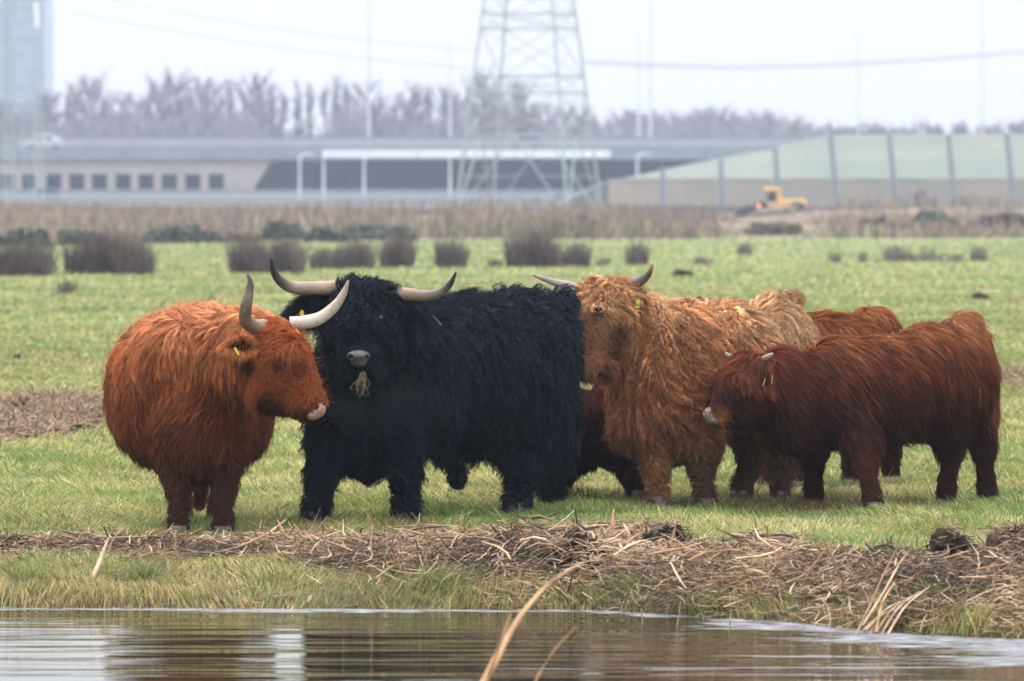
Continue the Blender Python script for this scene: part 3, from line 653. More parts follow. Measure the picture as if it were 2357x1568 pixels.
# ---- 4: dark maroon young one on the right
c4 = dict(hair=H_mar, skin=(.04, .014, .01), back=(1, .12, 0), guides=8000, hairs=105000, len=.115, curl=.003, freq=.8, lift=.26, thick=.024, clump=.8, bk=.75, swa=.28, var=.30,
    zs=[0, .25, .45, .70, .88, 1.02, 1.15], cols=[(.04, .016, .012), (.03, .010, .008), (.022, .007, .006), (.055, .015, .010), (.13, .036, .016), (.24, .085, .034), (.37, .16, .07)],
    prims=[Ep(1800, 895, 33.2, 72, 88, .20), Ep(1835, 945, 33.25, 72, 98, .23), Ep(1925, 905, 33.3, 100, 122, .26), Ep(2030, 900, 33.4, 120, 118, .28), Ep(2130, 880, 33.55, 110, 128, .27), Ep(2205, 870, 33.68, 70, 125, .23), Ep(2215, 745, 33.7, 36, 18, .08)]
        + [Ep(1727, 860, 33.05, 46, 42, .11), Ep(1700, 900, 32.98, 46, 48, .105), Cp(1690, 915, 32.97, 36, 1650, 953, 32.92, 25), Ep(1715, 940, 33.05, 50, 40, .1)]
        + leg((1872, 970, 33.55), (1873, 1153, 33.68), 38, True, -2, .95) + leg((1975, 960, 33.15), (2012, 1170, 32.9), 46, True, -4, 1.0)
        + leg((2180, 940, 33.6), (2178, 1153, 33.66), 52, False, 8, .95) + leg((2232, 930, 33.75), (2276, 1150, 33.85), 46, False, 8, .95)
        + chain((2262, 770, 33.8, 9), (2276, 860, 33.85, 9), (2280, 960, 33.85, 8)),
    zones=[Zn(1740, 965, 33.0, .14, col=(.010, .006, .006)), Zn(1800, 850, 33.05, .17, len=.13, col=(.10, .025, .014)), Zn(2230, 735, 33.7, .16, len=.12, lift=.6, dens=1.4), Zn(2280, 930, 33.85, .2, len=.12, dens=1.6, col=(.19, .065, .024)), Zn(2282, 800, 33.8, .15, col=(.26, .09, .032)),
        Zn(2230, 1040, 33.6, .16, col=(.05, .018, .012)), Zn(2000, 1060, 32.95, .2, col=(.065, .02, .012)), Zn(1950, 1060, 33.3, .3, len=.15), Zn(2100, 1040, 33.5, .3, len=.14),
        Zn(1722, 825, 33.0, .17, len=.125, curl=.006, lift=.55, dens=2.0, bk=-.5, col=(.17, .048, .02)), Zn(1745, 860, 33.0, .1, len=.10, col=(.09, .025, .013)), Zn(1705, 928, 32.9, .12, len=.04, col=(.075, .018, .010)), Zn(1680, 920, 32.86, .12, len=.045, lift=.15, col=(.03, .016, .018)),
        Zn(1650, 958, 32.85, .085, len=.010, lift=.1, dens=1.4, col=(.36, .13, .035)), Zn(1629, 958, 32.9, .06, dens=0, len=.01)],
    ears=[dict(base=U(1748, 848, 33.0), tip=U(1776, 902, 32.93), w=(1, -.1, .3), cup=(-.5, -1, 0), W=.042, col=(.15, .048, .02), len=.04, n=2600,
               tags=[(U(1759, 880, 32.84), (.25, 1, 0), (.28, 0, 1), .014, .044), (U(1777, 873, 32.84), (.2, 1, 0), (.1, 0, 1), .014, .05)])],
    horns=[([(1742, 838, 33.02), (1755, 829, 33.0), (1767, 821, 32.98), (1780, 814, 32.97)], [8, 8, 6.5, 3], [(.30, .24, .18), (.34, .28, .21), (.40, .33, .25), (.46, .38, .28)]),
        ([(1690, 826, 33.1), (1680, 820, 33.12), (1669, 814, 33.13)], [6, 6, 3.5], [(.34, .29, .23), (.42, .36, .29), (.45, .38, .30)])],
    eyes=[(U(1698, 893, 32.885), .016)],
    nose=dict(col=(.22, .16, .15), col2=(.13, .08, .07), prims=[Ep(1636, 955, 32.9, 19, 18, .048), Ep(1643, 968, 32.89, 16, 9, .04),
        ('e', U(1641, 951, 32.845), np.array([.013, .028, .011]), 1), ('e', U(1620, 950, 32.87), np.array([.010, .02, .010]), 1)]),
    hooves=[(1873, 1160, 33.68, 22), (2012, 1176, 32.9, 23), (2178, 1160, 33.66, 22), (2277, 1156, 33.85, 21)])
cow(U(2050, 1172, 33.4) * np.array([1, 1, 0]), 'dark maroon young cow side on at the right, with stubby pale horns and forelock', c4)

# ---- 5: brown one behind the light brown cow
c5 = dict(hair=H_mar, skin=(.10, .04, .018), back=(1, .2, 0), guides=3800, hairs=42000, len=.105, curl=.005, freq=1, lift=.3, thick=.025, clump=.8, bk=.6, swa=.4, var=.28,
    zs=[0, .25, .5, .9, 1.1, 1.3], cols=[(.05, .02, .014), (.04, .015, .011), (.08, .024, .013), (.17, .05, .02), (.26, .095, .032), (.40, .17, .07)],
    prims=[Ep(2005, 835, 36.0, 78, 125, .27), Ep(1900, 855, 35.8, 130, 130, .30), Ep(1770, 850, 35.6, 110, 140, .28), Ep(1690, 780, 35.5, 62, 84, .2), Ep(1608, 742, 35.35, 46, 46, .12), Ep(1590, 800, 35.25, 38, 45, .1)]
        + chain((1770, 980, 35.5, 40), (1760, 1060, 35.3, 24), (1756, 1120, 35.2, 18)) + chain((1840, 980, 35.6, 40), (1836, 1060, 35.4, 24), (1834, 1125, 35.25, 18))
        + chain((2030, 960, 36.1, 42), (2045, 1040, 36.3, 24), (2050, 1092, 36.35, 18)) + chain((1970, 960, 36.0, 40), (1965, 1040, 36.0, 24), (1960, 1105, 36.0, 18)),
    zones=[Zn(1608, 720, 35.3, .2, len=.14, lift=.6, curl=.012, col=(.30, .12, .05)), Zn(2060, 760, 36, .2, lift=.5)],
    hooves=[(1756, 1128, 35.2, 20), (1834, 1130, 35.25, 20), (2050, 1108, 36.35, 20), (1960, 1112, 36.0, 20)])
cow(U(1900, 1120, 35.7) * np.array([1, 1, 0]), 'brown cow mostly hidden behind the light brown one, only its back showing', c5)

# ---- 6: small dark red one between the bull and the light brown cow
c6 = dict(hair=H_mar, skin=(.03, .01, .008), back=(1, .1, 0), guides=2200, hairs=26000, len=.11, curl=.006, freq=1.2, lift=.3, thick=.022, clump=.85, bk=.3, swa=.4, var=.3,
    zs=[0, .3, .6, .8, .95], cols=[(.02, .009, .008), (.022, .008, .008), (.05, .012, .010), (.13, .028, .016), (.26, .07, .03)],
    prims=[Ep(1405, 975, 33.95, 56, 100, .19), Ep(1300, 985, 33.9, 90, 90, .22), Ep(1195, 980, 33.8, 65, 85, .2), Ep(1120, 930, 33.75, 42, 40, .12), Cp(1120, 940, 33.7, 30, 1090, 985, 33.65, 20)]
        + chain((1430, 1020, 33.95, 42), (1452, 1090, 33.85, 22), (1468, 1152, 33.75, 15)) + chain((1385, 1020, 34.1, 40), (1300, 1090, 34.15, 20), (1292, 1140, 34.2, 16))
        + chain((1200, 1020, 33.8, 34), (1205, 1090, 33.8, 20), (1205, 1145, 33.8, 15)) + chain((1240, 1020, 34.0, 34), (1242, 1090, 34.0, 20), (1242, 1140, 34.0, 15)),
    zones=[Zn(1350, 885, 33.7, .08, col=(.45, .16, .05)), Zn(1340, 1070, 33.8, .3, len=.16)],
    hooves=[(1470, 1160, 33.75, 19), (1292, 1148, 34.2, 19), (1205, 1152, 33.8, 19), (1242, 1148, 34.0, 19)])
cow(U(1320, 1160, 33.9) * np.array([1, 1, 0]), 'small dark red calf in the gap between the black bull and the light brown cow', c6, 'calf', 'highland_calf')

# hay hanging from the bull's chin, straws caught in the coats
hp = []
for i in range(22):
    p = U(834 + random.uniform(-5, 5), 852 + random.uniform(0, 26), 30.95); pts = [p]; dx = random.uniform(-.35, .35)
    for j in range(7):
        p = p + np.array([dx * .012 + random.uniform(-.014, .014), random.uniform(-.004, .004), random.uniform(-.030, .004) + (.02 if j > 5 and random.random() < .5 else 0)]); pts.append(p)
    hp.append(pts if i % 3 else pts[::-1])
hp = np.array(hp)
o = link('hay_wisp', tubes(hp, np.full(hp.shape[:2], .0011), 4, np.tile([.36, .28, .15], (22, 1)) * rng.uniform(.4, 1.1, (22, 1))), M('dry_hay', tint=True, rough=.7)); props(o, 'tangled wisp of dry hay hanging from the chin of the black bull', 'hay')
# breath steaming in the cold before the bull's chest
sm = bpy.data.materials.new('breath'); sm.use_nodes = True; t = sm.node_tree; t.nodes.clear(); o_ = t.nodes.new('ShaderNodeOutputMaterial'); pv = t.nodes.new('ShaderNodeVolumePrincipled')
pv.inputs['Color'].default_value = (.85, .92, 1, 1); tcx = t.nodes.new('ShaderNodeTexCoord'); n = t.nodes.new('ShaderNodeTexNoise'); n.inputs['Scale'].default_value = 1.6; n.inputs['Detail'].default_value = 2
gr = t.nodes.new('ShaderNodeTexGradient'); gr.gradient_type = 'SPHERICAL'; t.links.new(tcx.outputs['Object'], gr.inputs[0]); t.links.new(tcx.outputs['Object'], n.inputs['Vector'])
mr = t.nodes.new('ShaderNodeMapRange'); mr.inputs[1].default_value = .38; mr.inputs[2].default_value = .75; mr.inputs[4].default_value = .35; t.links.new(n.outputs[0], mr.inputs[0])
ml = t.nodes.new('ShaderNodeMath'); ml.operation = 'MULTIPLY'; t.links.new(mr.outputs[0], ml.inputs[0]); t.links.new(gr.outputs[1], ml.inputs[1]); t.links.new(ml.outputs[0], pv.inputs['Density']); t.links.new(pv.outputs[0], o_.inputs[1])
o = link('breath_steam', ball((0, 0, 0), 1.0, 'breath_steam', 20), sm); o.location = tuple(U(880, 925, 31.35)); o.scale = (.55, .16, .22); props(o, 'faint cloud of breath steam in front of the chest of the black bull', None, kind='stuff')

for k_, (u_, v_, Y_, du, dv, lab) in enumerate([(962, 694, 31.78, 34, -9, 'thin pale straw lying across the neck of the black bull'), (1006, 738, 31.92, 9, 10, 'small orange straw flake caught in the shoulder coat of the bull'), (1122, 793, 32.18, 1, 12, 'tiny pale straw caught in the middle of the bull\'s flank'), (989, 780, 31.93, 4, 9, 'brown burr caught low on the shoulder of the black bull'), (1008, 832, 31.95, 3, 12, 'brown seed burr caught on the ribs of the black bull')]):
    P = smooth_path([U(u_ - du, v_ - dv, Y_), U(u_, v_ - 1, Y_), U(u_ + du, v_ + dv, Y_ + .02)], 6)
    o = link('straw', tubes(P[None], np.full((1, 6), .0018 if k_ in (0, 2) else .004), 5, np.array([[.55, .42, .24] if k_ in (0, 2) else [.34, .17, .09]])), bpy.data.materials['dry_hay']); props(o, lab, 'straw')

# ------------------------------------------------------------------ cut reed litter, peat and stalks along the ditch
reed_mat = M('dead_reed', tint=True, rough=.6, spec=.25, noise=(14, (.10, .07, .045), .50, .85), bump=(90, .3))
peat_mat = M('peat', (.022, .018, .013), rough=.95, spec=.1, noise=(30, (.07, .05, .032), .45, .75), bump=(35, 1.0))
STR = np.array([[.46, .31, .20], [.34, .21, .125], [.19, .115, .07], [.60, .44, .29], [.09, .058, .038], [.27, .185, .135], [.38, .21, .09], [.035, .025, .018]])
def heap_h(x, y): 
    hh_ = np.interp(x, [-3, -1.6, -.6, .3, .9, 1.6, 2.4], [.04, .065, .10, .17, .15, .14, .19])
    return litter(x, y) ** 1.2 * hh_ * (.55 + .9 * fbm(x, y, .35, 51, 2))
def strips(n, xr, dr, lens, wr, zr, tilt, name, kmat, dens=True, pal=STR, psel=None, seed=1, sides=3, flat=.35):
    r = np.random.default_rng(seed)
    X = xr[0] + (xr[1] - xr[0]) * r.random(n); Y = yedge(X) + dr[0] + (dr[1] - dr[0]) * r.random(n)
    if dens:
        k_ = r.random(n) < litter(X, Y) + .02; X, Y = X[k_], Y[k_]; n = len(X)
    L_ = lens[0] + (lens[1] - lens[0]) * r.random(n) ** 2.0
    an = r.normal(size=n) * .75 + np.where(r.random(n) < .5, 0, math.pi) + (vn(X, Y, .3, 66) - .5) * 3
    el = np.abs(r.normal(size=n)) * tilt
    dr_ = np.stack([np.cos(an) * np.cos(el), np.sin(an) * np.cos(el), np.sin(el)], -1)
    z = gz(X, Y) + heap_h(X, Y) * (.2 + .85 * r.random(n)) + zr * r.random(n)
    c = np.stack([X, Y, z], -1); K = 4; tt_ = np.linspace(-.5, .5, K)
    bend = r.normal(size=(n, 3)) * .10; bend[:, 2] -= .04
    P = c[:, None] + dr_[:, None] * (L_[:, None] * tt_)[..., None] + bend[:, None] * ((tt_ * 2) ** 2)[None, :, None] * L_[:, None, None]
    P[:, :, 2] = np.maximum(P[:, :, 2], gz(P[..., 0], P[..., 1]) + .003)
    W = (wr[0] + (wr[1] - wr[0]) * r.random(n) ** 1.5)[:, None] * np.array([.75, 1, .95, .5])[None]
    C = pal[r.integers(0, len(pal), n) if psel is None else psel(r, X, Y, n)] * (.7 + .6 * r.random((n, 1)))
    return P, W, C
def psel(r, X, Y, n):
    q = np.clip(fbm(X, Y, .5, 23, 2) * 2.6 - 1.02 + r.normal(size=n) * .36, 0, .999); order = np.array([7, 4, 2, 5, 1, 6, 0, 3]); return order[(q * 8).astype(int)]
lroot = empty('reed_litter', (0, 28.6, 0), 'long ridge of cut brown reed litter lying along the ditch bank before the cattle', 'reed litter')
P, W, C = strips(42000, (-3.2, 3.2), (.0, 2.6), (.03, .18), (.0010, .0036), .015, .22, 'x', None, psel=psel, seed=3)
o = link('fine_litter', tubes(P, W, 3, C, True, 'fine_litter'), reed_mat, lroot, True); o['kind'] = 'stuff'
P, W, C = strips(9000, (-3.0, 3.1), (.0, 2.4), (.06, .28), (.0028, .0078), .045, .42, 'x', None, pal=STR[[0, 3, 1, 6, 5, 2, 4, 0]], seed=5, sides=4)
# the largest stems and blades one by one
sc_ = W[:, 1] * np.linalg.norm(P[:, -1] - P[:, 0], axis=1) * (P[:, 0, 2] + .1); o_ = np.argsort(-sc_)[:240]
for i in o_:
    b_ = tubes(P[i:i + 1], W[i:i + 1], 5, C[i:i + 1], True, 'reed_stem'); link('reed_stem', b_, reed_mat, lroot, True)
P2, W2, C2 = strips(190, (-1.6, 2.9), (.15, 1.7), (.10, .26), (.0035, .007), .08, 1.1, 'x', None, pal=STR[[0, 3, 1, 6, 5]], seed=15)
for i in range(min(58, len(P2))): link('reed_stem', tubes(P2[i:i + 1], W2[i:i + 1], 5, C2[i:i + 1], True, 'reed_stem', .6), reed_mat, lroot, True)
msk = np.ones(len(P), bool); msk[o_] = False
o = link('coarse_litter', tubes(P[msk], W[msk], 4, C[msk], True, 'coarse_litter', .4), reed_mat, lroot, True); o['kind'] = 'stuff'

P, W, C = strips(1500, (-3.0, 3.1), (.0, 1.6), (.05, .24), (.002, .006), .03, .45, 'x', None, dens=False, pal=STR[[0, 3, 1, 6, 5, 2, 4, 6]], seed=9, sides=4)
props(link('bank_litter', tubes(P, W, 4, C, True, 'bank_litter', .4), reed_mat), 'loose dead reed pieces scattered over the green ditch bank', None, kind='stuff')
def mound(name, u, v, Y, ru, hu, ry, label, cat, mat, hairy=None, group=None, seed=0, up=0.0):
    c = U(u, v, Y); c[2] = gz(c[0], c[1]) + up; s = Y / F; r = np.random.default_rng(seed + 40)
    e_ = empty(name, c, label, cat, group)
    n, m = 26, 12; V = []
    for j in range(m + 1):
        q_ = j / m; rad = math.cos(q_ * math.pi / 2) ** .8; z = math.sin(q_ * math.pi / 2) * hu * s
        for i in range(n):
            a_ = i / n * 2 * math.pi; x, y = math.cos(a_) * rad * ru * s, math.sin(a_) * rad * ry
            f = 1 + .5 * (vn(x * 1 + 10 + seed, y + z * 3, .07, 4) - .5) + .5 * (vn(x + 5, y + z * 3, .03, 4) - .5)
            V.append((x * f, y * f, z * f - .02))
    Fc = [(j * n + i, j * n + (i + 1) % n, (j + 1) * n + (i + 1) % n, (j + 1) * n + i) for j in range(m) for i in range(n)]
    link('soil', mk('soil', V, Fc, True), mat, e_)
    if hairy:
        k_ = hairy; vi = r.integers(0, len(V), k_); Vp = np.array(V)[vi] + r.normal(size=(k_, 3)) * .01
        dd = r.normal(size=(k_, 3)); dd[:, 2] = np.abs(dd[:, 2]) * .5; dd = unit(dd) * (.03 + .09 * r.random((k_, 1))) * (1.8 if Y > 40 else 1)
        Pp = Vp[:, None] + dd[:, None] * np.linspace(-.2, .8, 3)[None, :, None]; Pp[:, 2, 2] -= .02 * r.random(k_)
        Cc = STR[r.choice([0, 1, 2, 4, 5, 7, 7] if Y < 40 else [0, 0, 3, 1, 5, 4, 2], k_)] * (.6 + .5 * r.random((k_, 1)))
        o_2 = link('litter', tubes(Pp, np.full((k_, 3), .0022 * max(1, Y / 34)), 3, Cc, True, 'litter'), reed_mat, e_); o_2['kind'] = 'stuff'
    return e_
root_m = M('root_mat', (.13, .085, .05), rough=.95, spec=.1, noise=(30, (.06, .04, .025), .4, .65), bump=(40, 1.0))
mound('peat_clod', 1325, 1300, 28.25, 88, 62, .24, 'large black clod of peat sunk in the reed litter below the bull\'s hind legs', 'peat clod', peat_mat, 320, 'peat clods', 1, .06)
mound('peat_clod', 1535, 1282, 28.6, 46, 52, .12, 'small black clod of peat on the litter ridge below the light brown cow', 'peat clod', peat_mat, 110, 'peat clods', 2, .09)
mound('peat_clod', 20, 1268, 29.3, 66, 34, .2, 'black clod of peat at the far left end of the ditch bank', 'peat clod', peat_mat, 120, 'peat clods', 3)
mound('peat_clod', 2190, 1300, 27.6, 60, 60, .15, 'rounded brown turf clod on the litter below the maroon cow\'s hind legs', 'peat clod', peat_mat, 160, 'peat clods', 4, .08)
mound('peat_clod', 2340, 1345, 27.0, 90, 100, .25, 'matted brown root clod at the far right of the ditch bank', 'peat clod', root_m, 900, 'peat clods', 5, .03)
heap_m = M('old_litter', (.20, .14, .095), rough=.95, spec=.1, noise=(5, (.07, .05, .035), .45, .6), bump=(20, 1.0))
mound('reed_heap', 50, 1000, 46.2, 205, 26, 4.6, 'heap of cut reeds on the grass behind the ginger cow', 'reed heap', heap_m, 9000, 'reed heaps', 6)
mound('reed_heap', 2350, 893, 56, 80, 14, 2.2, 'low pale reed heap on the grass behind the maroon cow', 'reed heap', heap_m, 1500, 'reed heaps', 7)

def stalk(name, pts, w0, w1, col, label, cat='reed stalk', group=None, flat=.35, sides=6, K=14):
    """pts: (u,v,Y)"""
    P = smooth_path([U(*p) for p in pts], K); W = np.linspace(w0, w1, K) * (1 + .12 * np.sin(np.arange(K) * 2.1)); W[-1] *= .3
    C = np.tile(np.array(col), (K, 1)) * (1 + .22 * np.sin(np.arange(K) * 1.7 + len(label)))[:, None]
    o = link(name, tubes(P[None], W[None], sides, C[None], True, name, flat), reed_mat); props(o, label, cat, group); return o
GS = 'reed stalks standing up from the ditch bank'
BR, PL, OR_ = (.36, .24, .15), (.52, .38, .26), (.46, .28, .13)
Yb = 28.2
stalk('reed_stalk', [(196, 1368, 28.1), (222, 1310, 28.2), (245, 1250, 28.3), (270, 1196, 28.3)], .018, .006, PL, 'tall split pale reed stalk leaning right at the left end of the bank', group=GS)
stalk('reed_stalk', [(232, 1300, 28.2), (262, 1240, 28.2), (282, 1216, 28.25)], .008, .004, PL, 'thin pale stalk close beside the tall split one at left', group=GS)
stalk('reed_stalk', [(286, 1292, 28.4), (330, 1262, 28.35), (352, 1250, 28.3)], .008, .004, BR, 'short brown stalk lying slantwise below the ginger cow\'s front hoof', group=GS)
stalk('reed_stalk', [(538, 1350, 28.0), (552, 1310, 28.0), (566, 1268, 28.0)], .006, .003, BR, 'thin grey brown stalk right of the ginger cow\'s hooves', group=GS)
stalk('reed_stalk', [(848, 1318, 28.5), (853, 1260, 28.5), (857, 1208, 28.5)], .015, .007, (.58, .42, .3), 'upright thick pale stump of reed below the bull\'s front hooves', group=GS)
stalk('reed_stalk', [(878, 1320, 28.4), (888, 1280, 28.4), (896, 1246, 28.4)], .007, .003, PL, 'slim pale stalk right of the thick upright reed stump', group=GS)
stalk('reed_stalk', [(800, 1398, 27.8), (850, 1350, 28.0), (910, 1330, 28.0)], .008, .003, OR_, 'arched straw coloured blade bending right at the water under the bull', group=GS)
stalk('reed_stalk', [(700, 1370, 28.0), (760, 1330, 28.0), (830, 1350, 27.9)], .006, .003, OR_, 'low arching yellow reed blade in the green bank grass', group=GS)
stalk('reed_stalk', [(1115, 1262, 29.0), (1128, 1235, 29.0), (1142, 1205, 29.0)], .008, .004, PL, 'short pale stalk poking from the ridge between the bull\'s legs', group=GS)
stalk('reed_stalk', [(1408, 1250, 28.8), (1412, 1225, 28.8), (1405, 1200, 28.8)], .010, .007, BR, 'dark snapped stalk topping the ridge right of the big peat clod', group=GS)
stalk('reed_stalk', [(1435, 1205, 28.7), (1452, 1235, 28.65), (1466, 1262, 28.6)], .009, .006, PL, 'bent pale stalk folded over the top of the ridge', group=GS)
stalk('reed_stalk', [(1295, 1330, 28.2), (1345, 1290, 28.3), (1400, 1240, 28.5)], .011, .006, PL, 'long pale stalk slanting up in front of the big peat clod', group=GS)
stalk('reed_stalk', [(1290, 1372, 28.0), (1340, 1352, 28.0), (1420, 1358, 27.9)], .006, .004, PL, 'pale stalk lying almost level in the middle of the litter', group=GS)
stalk('reed_stalk', [(1402, 1340, 28.2), (1412, 1300, 28.3), (1425, 1262, 28.4)], .009, .006, PL, 'short pale stalk standing just right of the peat clod', group=GS)
stalk('reed_stalk', [(1648, 1270, 28.9), (1675, 1250, 28.9), (1700, 1238, 28.9)], .008, .004, BR, 'brown stalk poking up right from the ridge below the light brown cow', group=GS)
stalk('reed_stalk', [(1710, 1290, 28.6), (1740, 1270, 28.6), (1765, 1256, 28.6)], .012, .006, BR, 'thick grey brown stalk end raised above the ridge', group=GS)
stalk('reed_stalk', [(1795, 1296, 28.5), (1793, 1272, 28.5), (1790, 1250, 28.5)], .007, .003, BR, 'thin upright stalk below the maroon cow\'s far foreleg', group=GS)
stalk('reed_stalk', [(1880, 1290, 28.3), (1895, 1265, 28.3), (1908, 1240, 28.3)], .008, .004, PL, 'pale stalk leaning right below the maroon cow\'s near foreleg', group=GS)
stalk('reed_stalk', [(1968, 1468, 25.95), (2000, 1400, 26.0), (2040, 1310, 26.05), (2088, 1222, 26.1)], .017, .007, (.44, .28, .18), 'tallest brown reed stalk, rising from the water up past the litter at right', group=GS)
stalk('reed_stalk', [(1985, 1440, 26.1), (2030, 1370, 26.2), (2075, 1290, 26.3), (2100, 1262, 26.3)], .009, .004, PL, 'thinner pale stalk leaning along the tallest brown one', group=GS)
stalk('reed_stalk', [(1990, 1452, 26.0), (2040, 1410, 26.1), (2110, 1402, 26.1), (2220, 1428, 26.0), (2290, 1432, 25.9)], .015, .007, (.30, .20, .14), 'long dark stem arching right just above the scum at right', group=GS)
for k_, (a_, b2, c2_, dd_) in enumerate([(2000, 1462, 2070, 1385), (2012, 1464, 2100, 1372), (2025, 1466, 2120, 1360), (2040, 1466, 2140, 1350), (2016, 1455, 2060, 1340)]):
    stalk('reed_stalk', [(a_, b2, 26.0), ((a_ + c2_) / 2 - 6, (b2 + dd_) / 2 - 12, 26.1), (c2_, dd_, 26.2)], .0095, .005, [PL, BR, (.40, .26, .17), PL, OR_][k_], ['lowest leaning stalk of the fan beside the tallest reed', 'dark second stalk of the fan beside the tallest reed', 'middle stalk of the fan beside the tallest reed', 'rightmost pale stalk of the fan beside the tallest reed', 'shortest steep stalk of the fan, hugging the tallest reed'][k_], group='fan of leaning reed stalks')
stalk('reed_stalk', [(1905, 1458, 26.2), (1950, 1436, 26.2), (1990, 1418, 26.2)], .008, .004, OR_, 'straw coloured stalk slanting out over the scum left of the tallest reed', group=GS)
stalk('reed_stalk', [(2195, 1385, 26.4), (2188, 1355, 26.4), (2178, 1335, 26.4)], .012, .009, (.56, .40, .28), 'left pale stub of the pair at the right edge of the bank', group=GS)
stalk('reed_stalk', [(2215, 1392, 26.4), (2228, 1362, 26.4), (2240, 1332, 26.4)], .013, .010, (.56, .40, .28), 'right pale stub of the pair at the right edge of the bank', group=GS)
stalk('reed_stalk', [(2148, 1475, 25.8), (2150, 1432, 25.8), (2146, 1385, 25.8)], .009, .007, BR, 'upright brown stub standing in the scum under the fan of stalks', group=GS)
stalk('reed_stalk', [(1480, 1462, 26.6), (1478, 1430, 26.6), (1476, 1400, 26.6)], .013, .010, BR, 'leftmost upright reed stub standing in the shallow water', group=GS)
stalk('reed_stalk', [(1555, 1462, 26.4), (1562, 1420, 26.4), (1566, 1384, 26.4)], .011, .006, (.42, .30, .22), 'tapering reed stub in the water, second from left', group=GS)
stalk('reed_stalk', [(1676, 1472, 26.2), (1680, 1436, 26.2), (1682, 1402, 26.2)], .013, .008, OR_, 'orange reed stub standing in the water, third from left', group=GS)
stalk('reed_stalk', [(1850, 1455, 26.3), (1852, 1430, 26.3), (1856, 1406, 26.3)], .006, .003, BR, 'thin grey stub in the scum left of the tallest reed', group=GS)
# out-of-focus reeds close to the camera, rising from the water
GF = 'blurred reed leaves close to the camera'
stalk('reed_leaf', [(1075, 1640, 19.6), (1130, 1540, 19.7), (1190, 1430, 19.8), (1262, 1345, 19.9), (1345, 1292, 20.0)], .024, .005, (.50, .29, .14), 'long blurred orange reed leaf rising and bending right over the water', 'reed leaf', GF, .3)
stalk('reed_leaf', [(1100, 1640, 19.5), (1130, 1540, 19.5), (1160, 1460, 19.5), (1185, 1380, 19.5), (1200, 1300, 19.5)], .026, .006, (.48, .27, .12), 'shorter blurred reed leaf beside the long one, pointing up', 'reed leaf', GF, .3)
stalk('reed_leaf', [(1200, 1640, 20.4), (1245, 1545, 20.4), (1290, 1480, 20.4), (1332, 1440, 20.4)], .012, .005, (.46, .27, .13), 'small separate blurred reed leaf low over the water', 'reed leaf', GF, .4)
stalk('reed_leaf', [(1630, 1620, 22.5), (1640, 1560, 22.5), (1655, 1510, 22.5)], .006, .003, (.34, .2, .1), 'short thin leaf tip at the bottom edge of the water', 'reed leaf', GF, .4)

# green sedge tufts in the bank
sm_ = M('sedge', tint=True, rough=.5)
SL = ['green sedge tuft at the water below the ginger cow\'s muzzle', 'green sedge tuft on the bank below the ginger cow\'s belly, beside the split stalk', 'small green tuft on the bank under the bull\'s front hooves', 'sedge tuft at the water\'s edge under the bull\'s belly',
  'sedge tuft behind the leftmost reed stub in the water', 'sedge tuft behind the tapering second reed stub', 'dense green sedge tuft on the litter above the orange reed stub', 'sedge tuft just left of the tallest brown stalk, at the scum', 'broad bright sedge tuft beneath the pair of pale stubs', 'sedge tuft inside the fan of leaning stalks',
  'sedge tuft between the second and the orange reed stubs', 'sedge tuft on the litter below the big peat clod', 'sedge tuft near the water at the far left of the bank', 'thin green sprig on the crest just right of the small peat clod', 'sedge tuft by the scum, left of the leftmost reed stub']
for k_, (u_, v_, Y_, n_, h_) in enumerate([(640, 1370, 28.0, 60, .10), (330, 1360, 28.2, 60, .12), (910, 1300, 28.3, 40, .08), (1010, 1370, 27.8, 60, .11), (1470, 1385, 27.6, 70, .10), (1545, 1370, 27.6, 60, .10), (1700, 1330, 27.6, 60, .12), (1900, 1390, 26.9, 60, .11), (2160, 1400, 26.4, 90, .13), (2060, 1440, 26.2, 60, .10), (1640, 1400, 27.1, 60, .10), (1220, 1360, 27.9, 60, .1), (60, 1370, 28.0, 60, .13), (1595, 1270, 29.1, 20, .13), (1340, 1375, 27.6, 50, .1)]):
    c = U(u_, v_, Y_); r = np.random.default_rng(k_); n_ = n_ * 2; p = np.stack([c[0] + r.normal(size=n_) * .06, c[1] + r.normal(size=n_) * .06], -1); z = gz(p[:, 0], p[:, 1]) - .01
    ln = r.normal(size=(n_, 2)) * .5; tt_ = np.linspace(0, 1, 5); hh2 = h_ * (.5 + r.random(n_))
    P = np.zeros((n_, 5, 3)); P[..., :2] = p[:, None] + ln[:, None] * (hh2[:, None] * tt_ ** 1.7)[..., None]; P[..., 2] = z[:, None] + hh2[:, None] * (tt_ - .15 * tt_ ** 2)
    C = np.array([[.12, .20, .03], [.17, .26, .05], [.34, .30, .1], [.08, .13, .03]])[r.integers(0, 4, n_)]
    o = empty('sedge_tuft', (c[0], c[1], gz(c[0], c[1])), SL[k_], 'sedge', 'sedge tufts on the bank')
    link('leaves', tubes(P, np.array([.0035, .0035, .003, .002, .0004])[None].repeat(n_, 0), 3, C, True, 'leaves', .3), sm_, o, True)

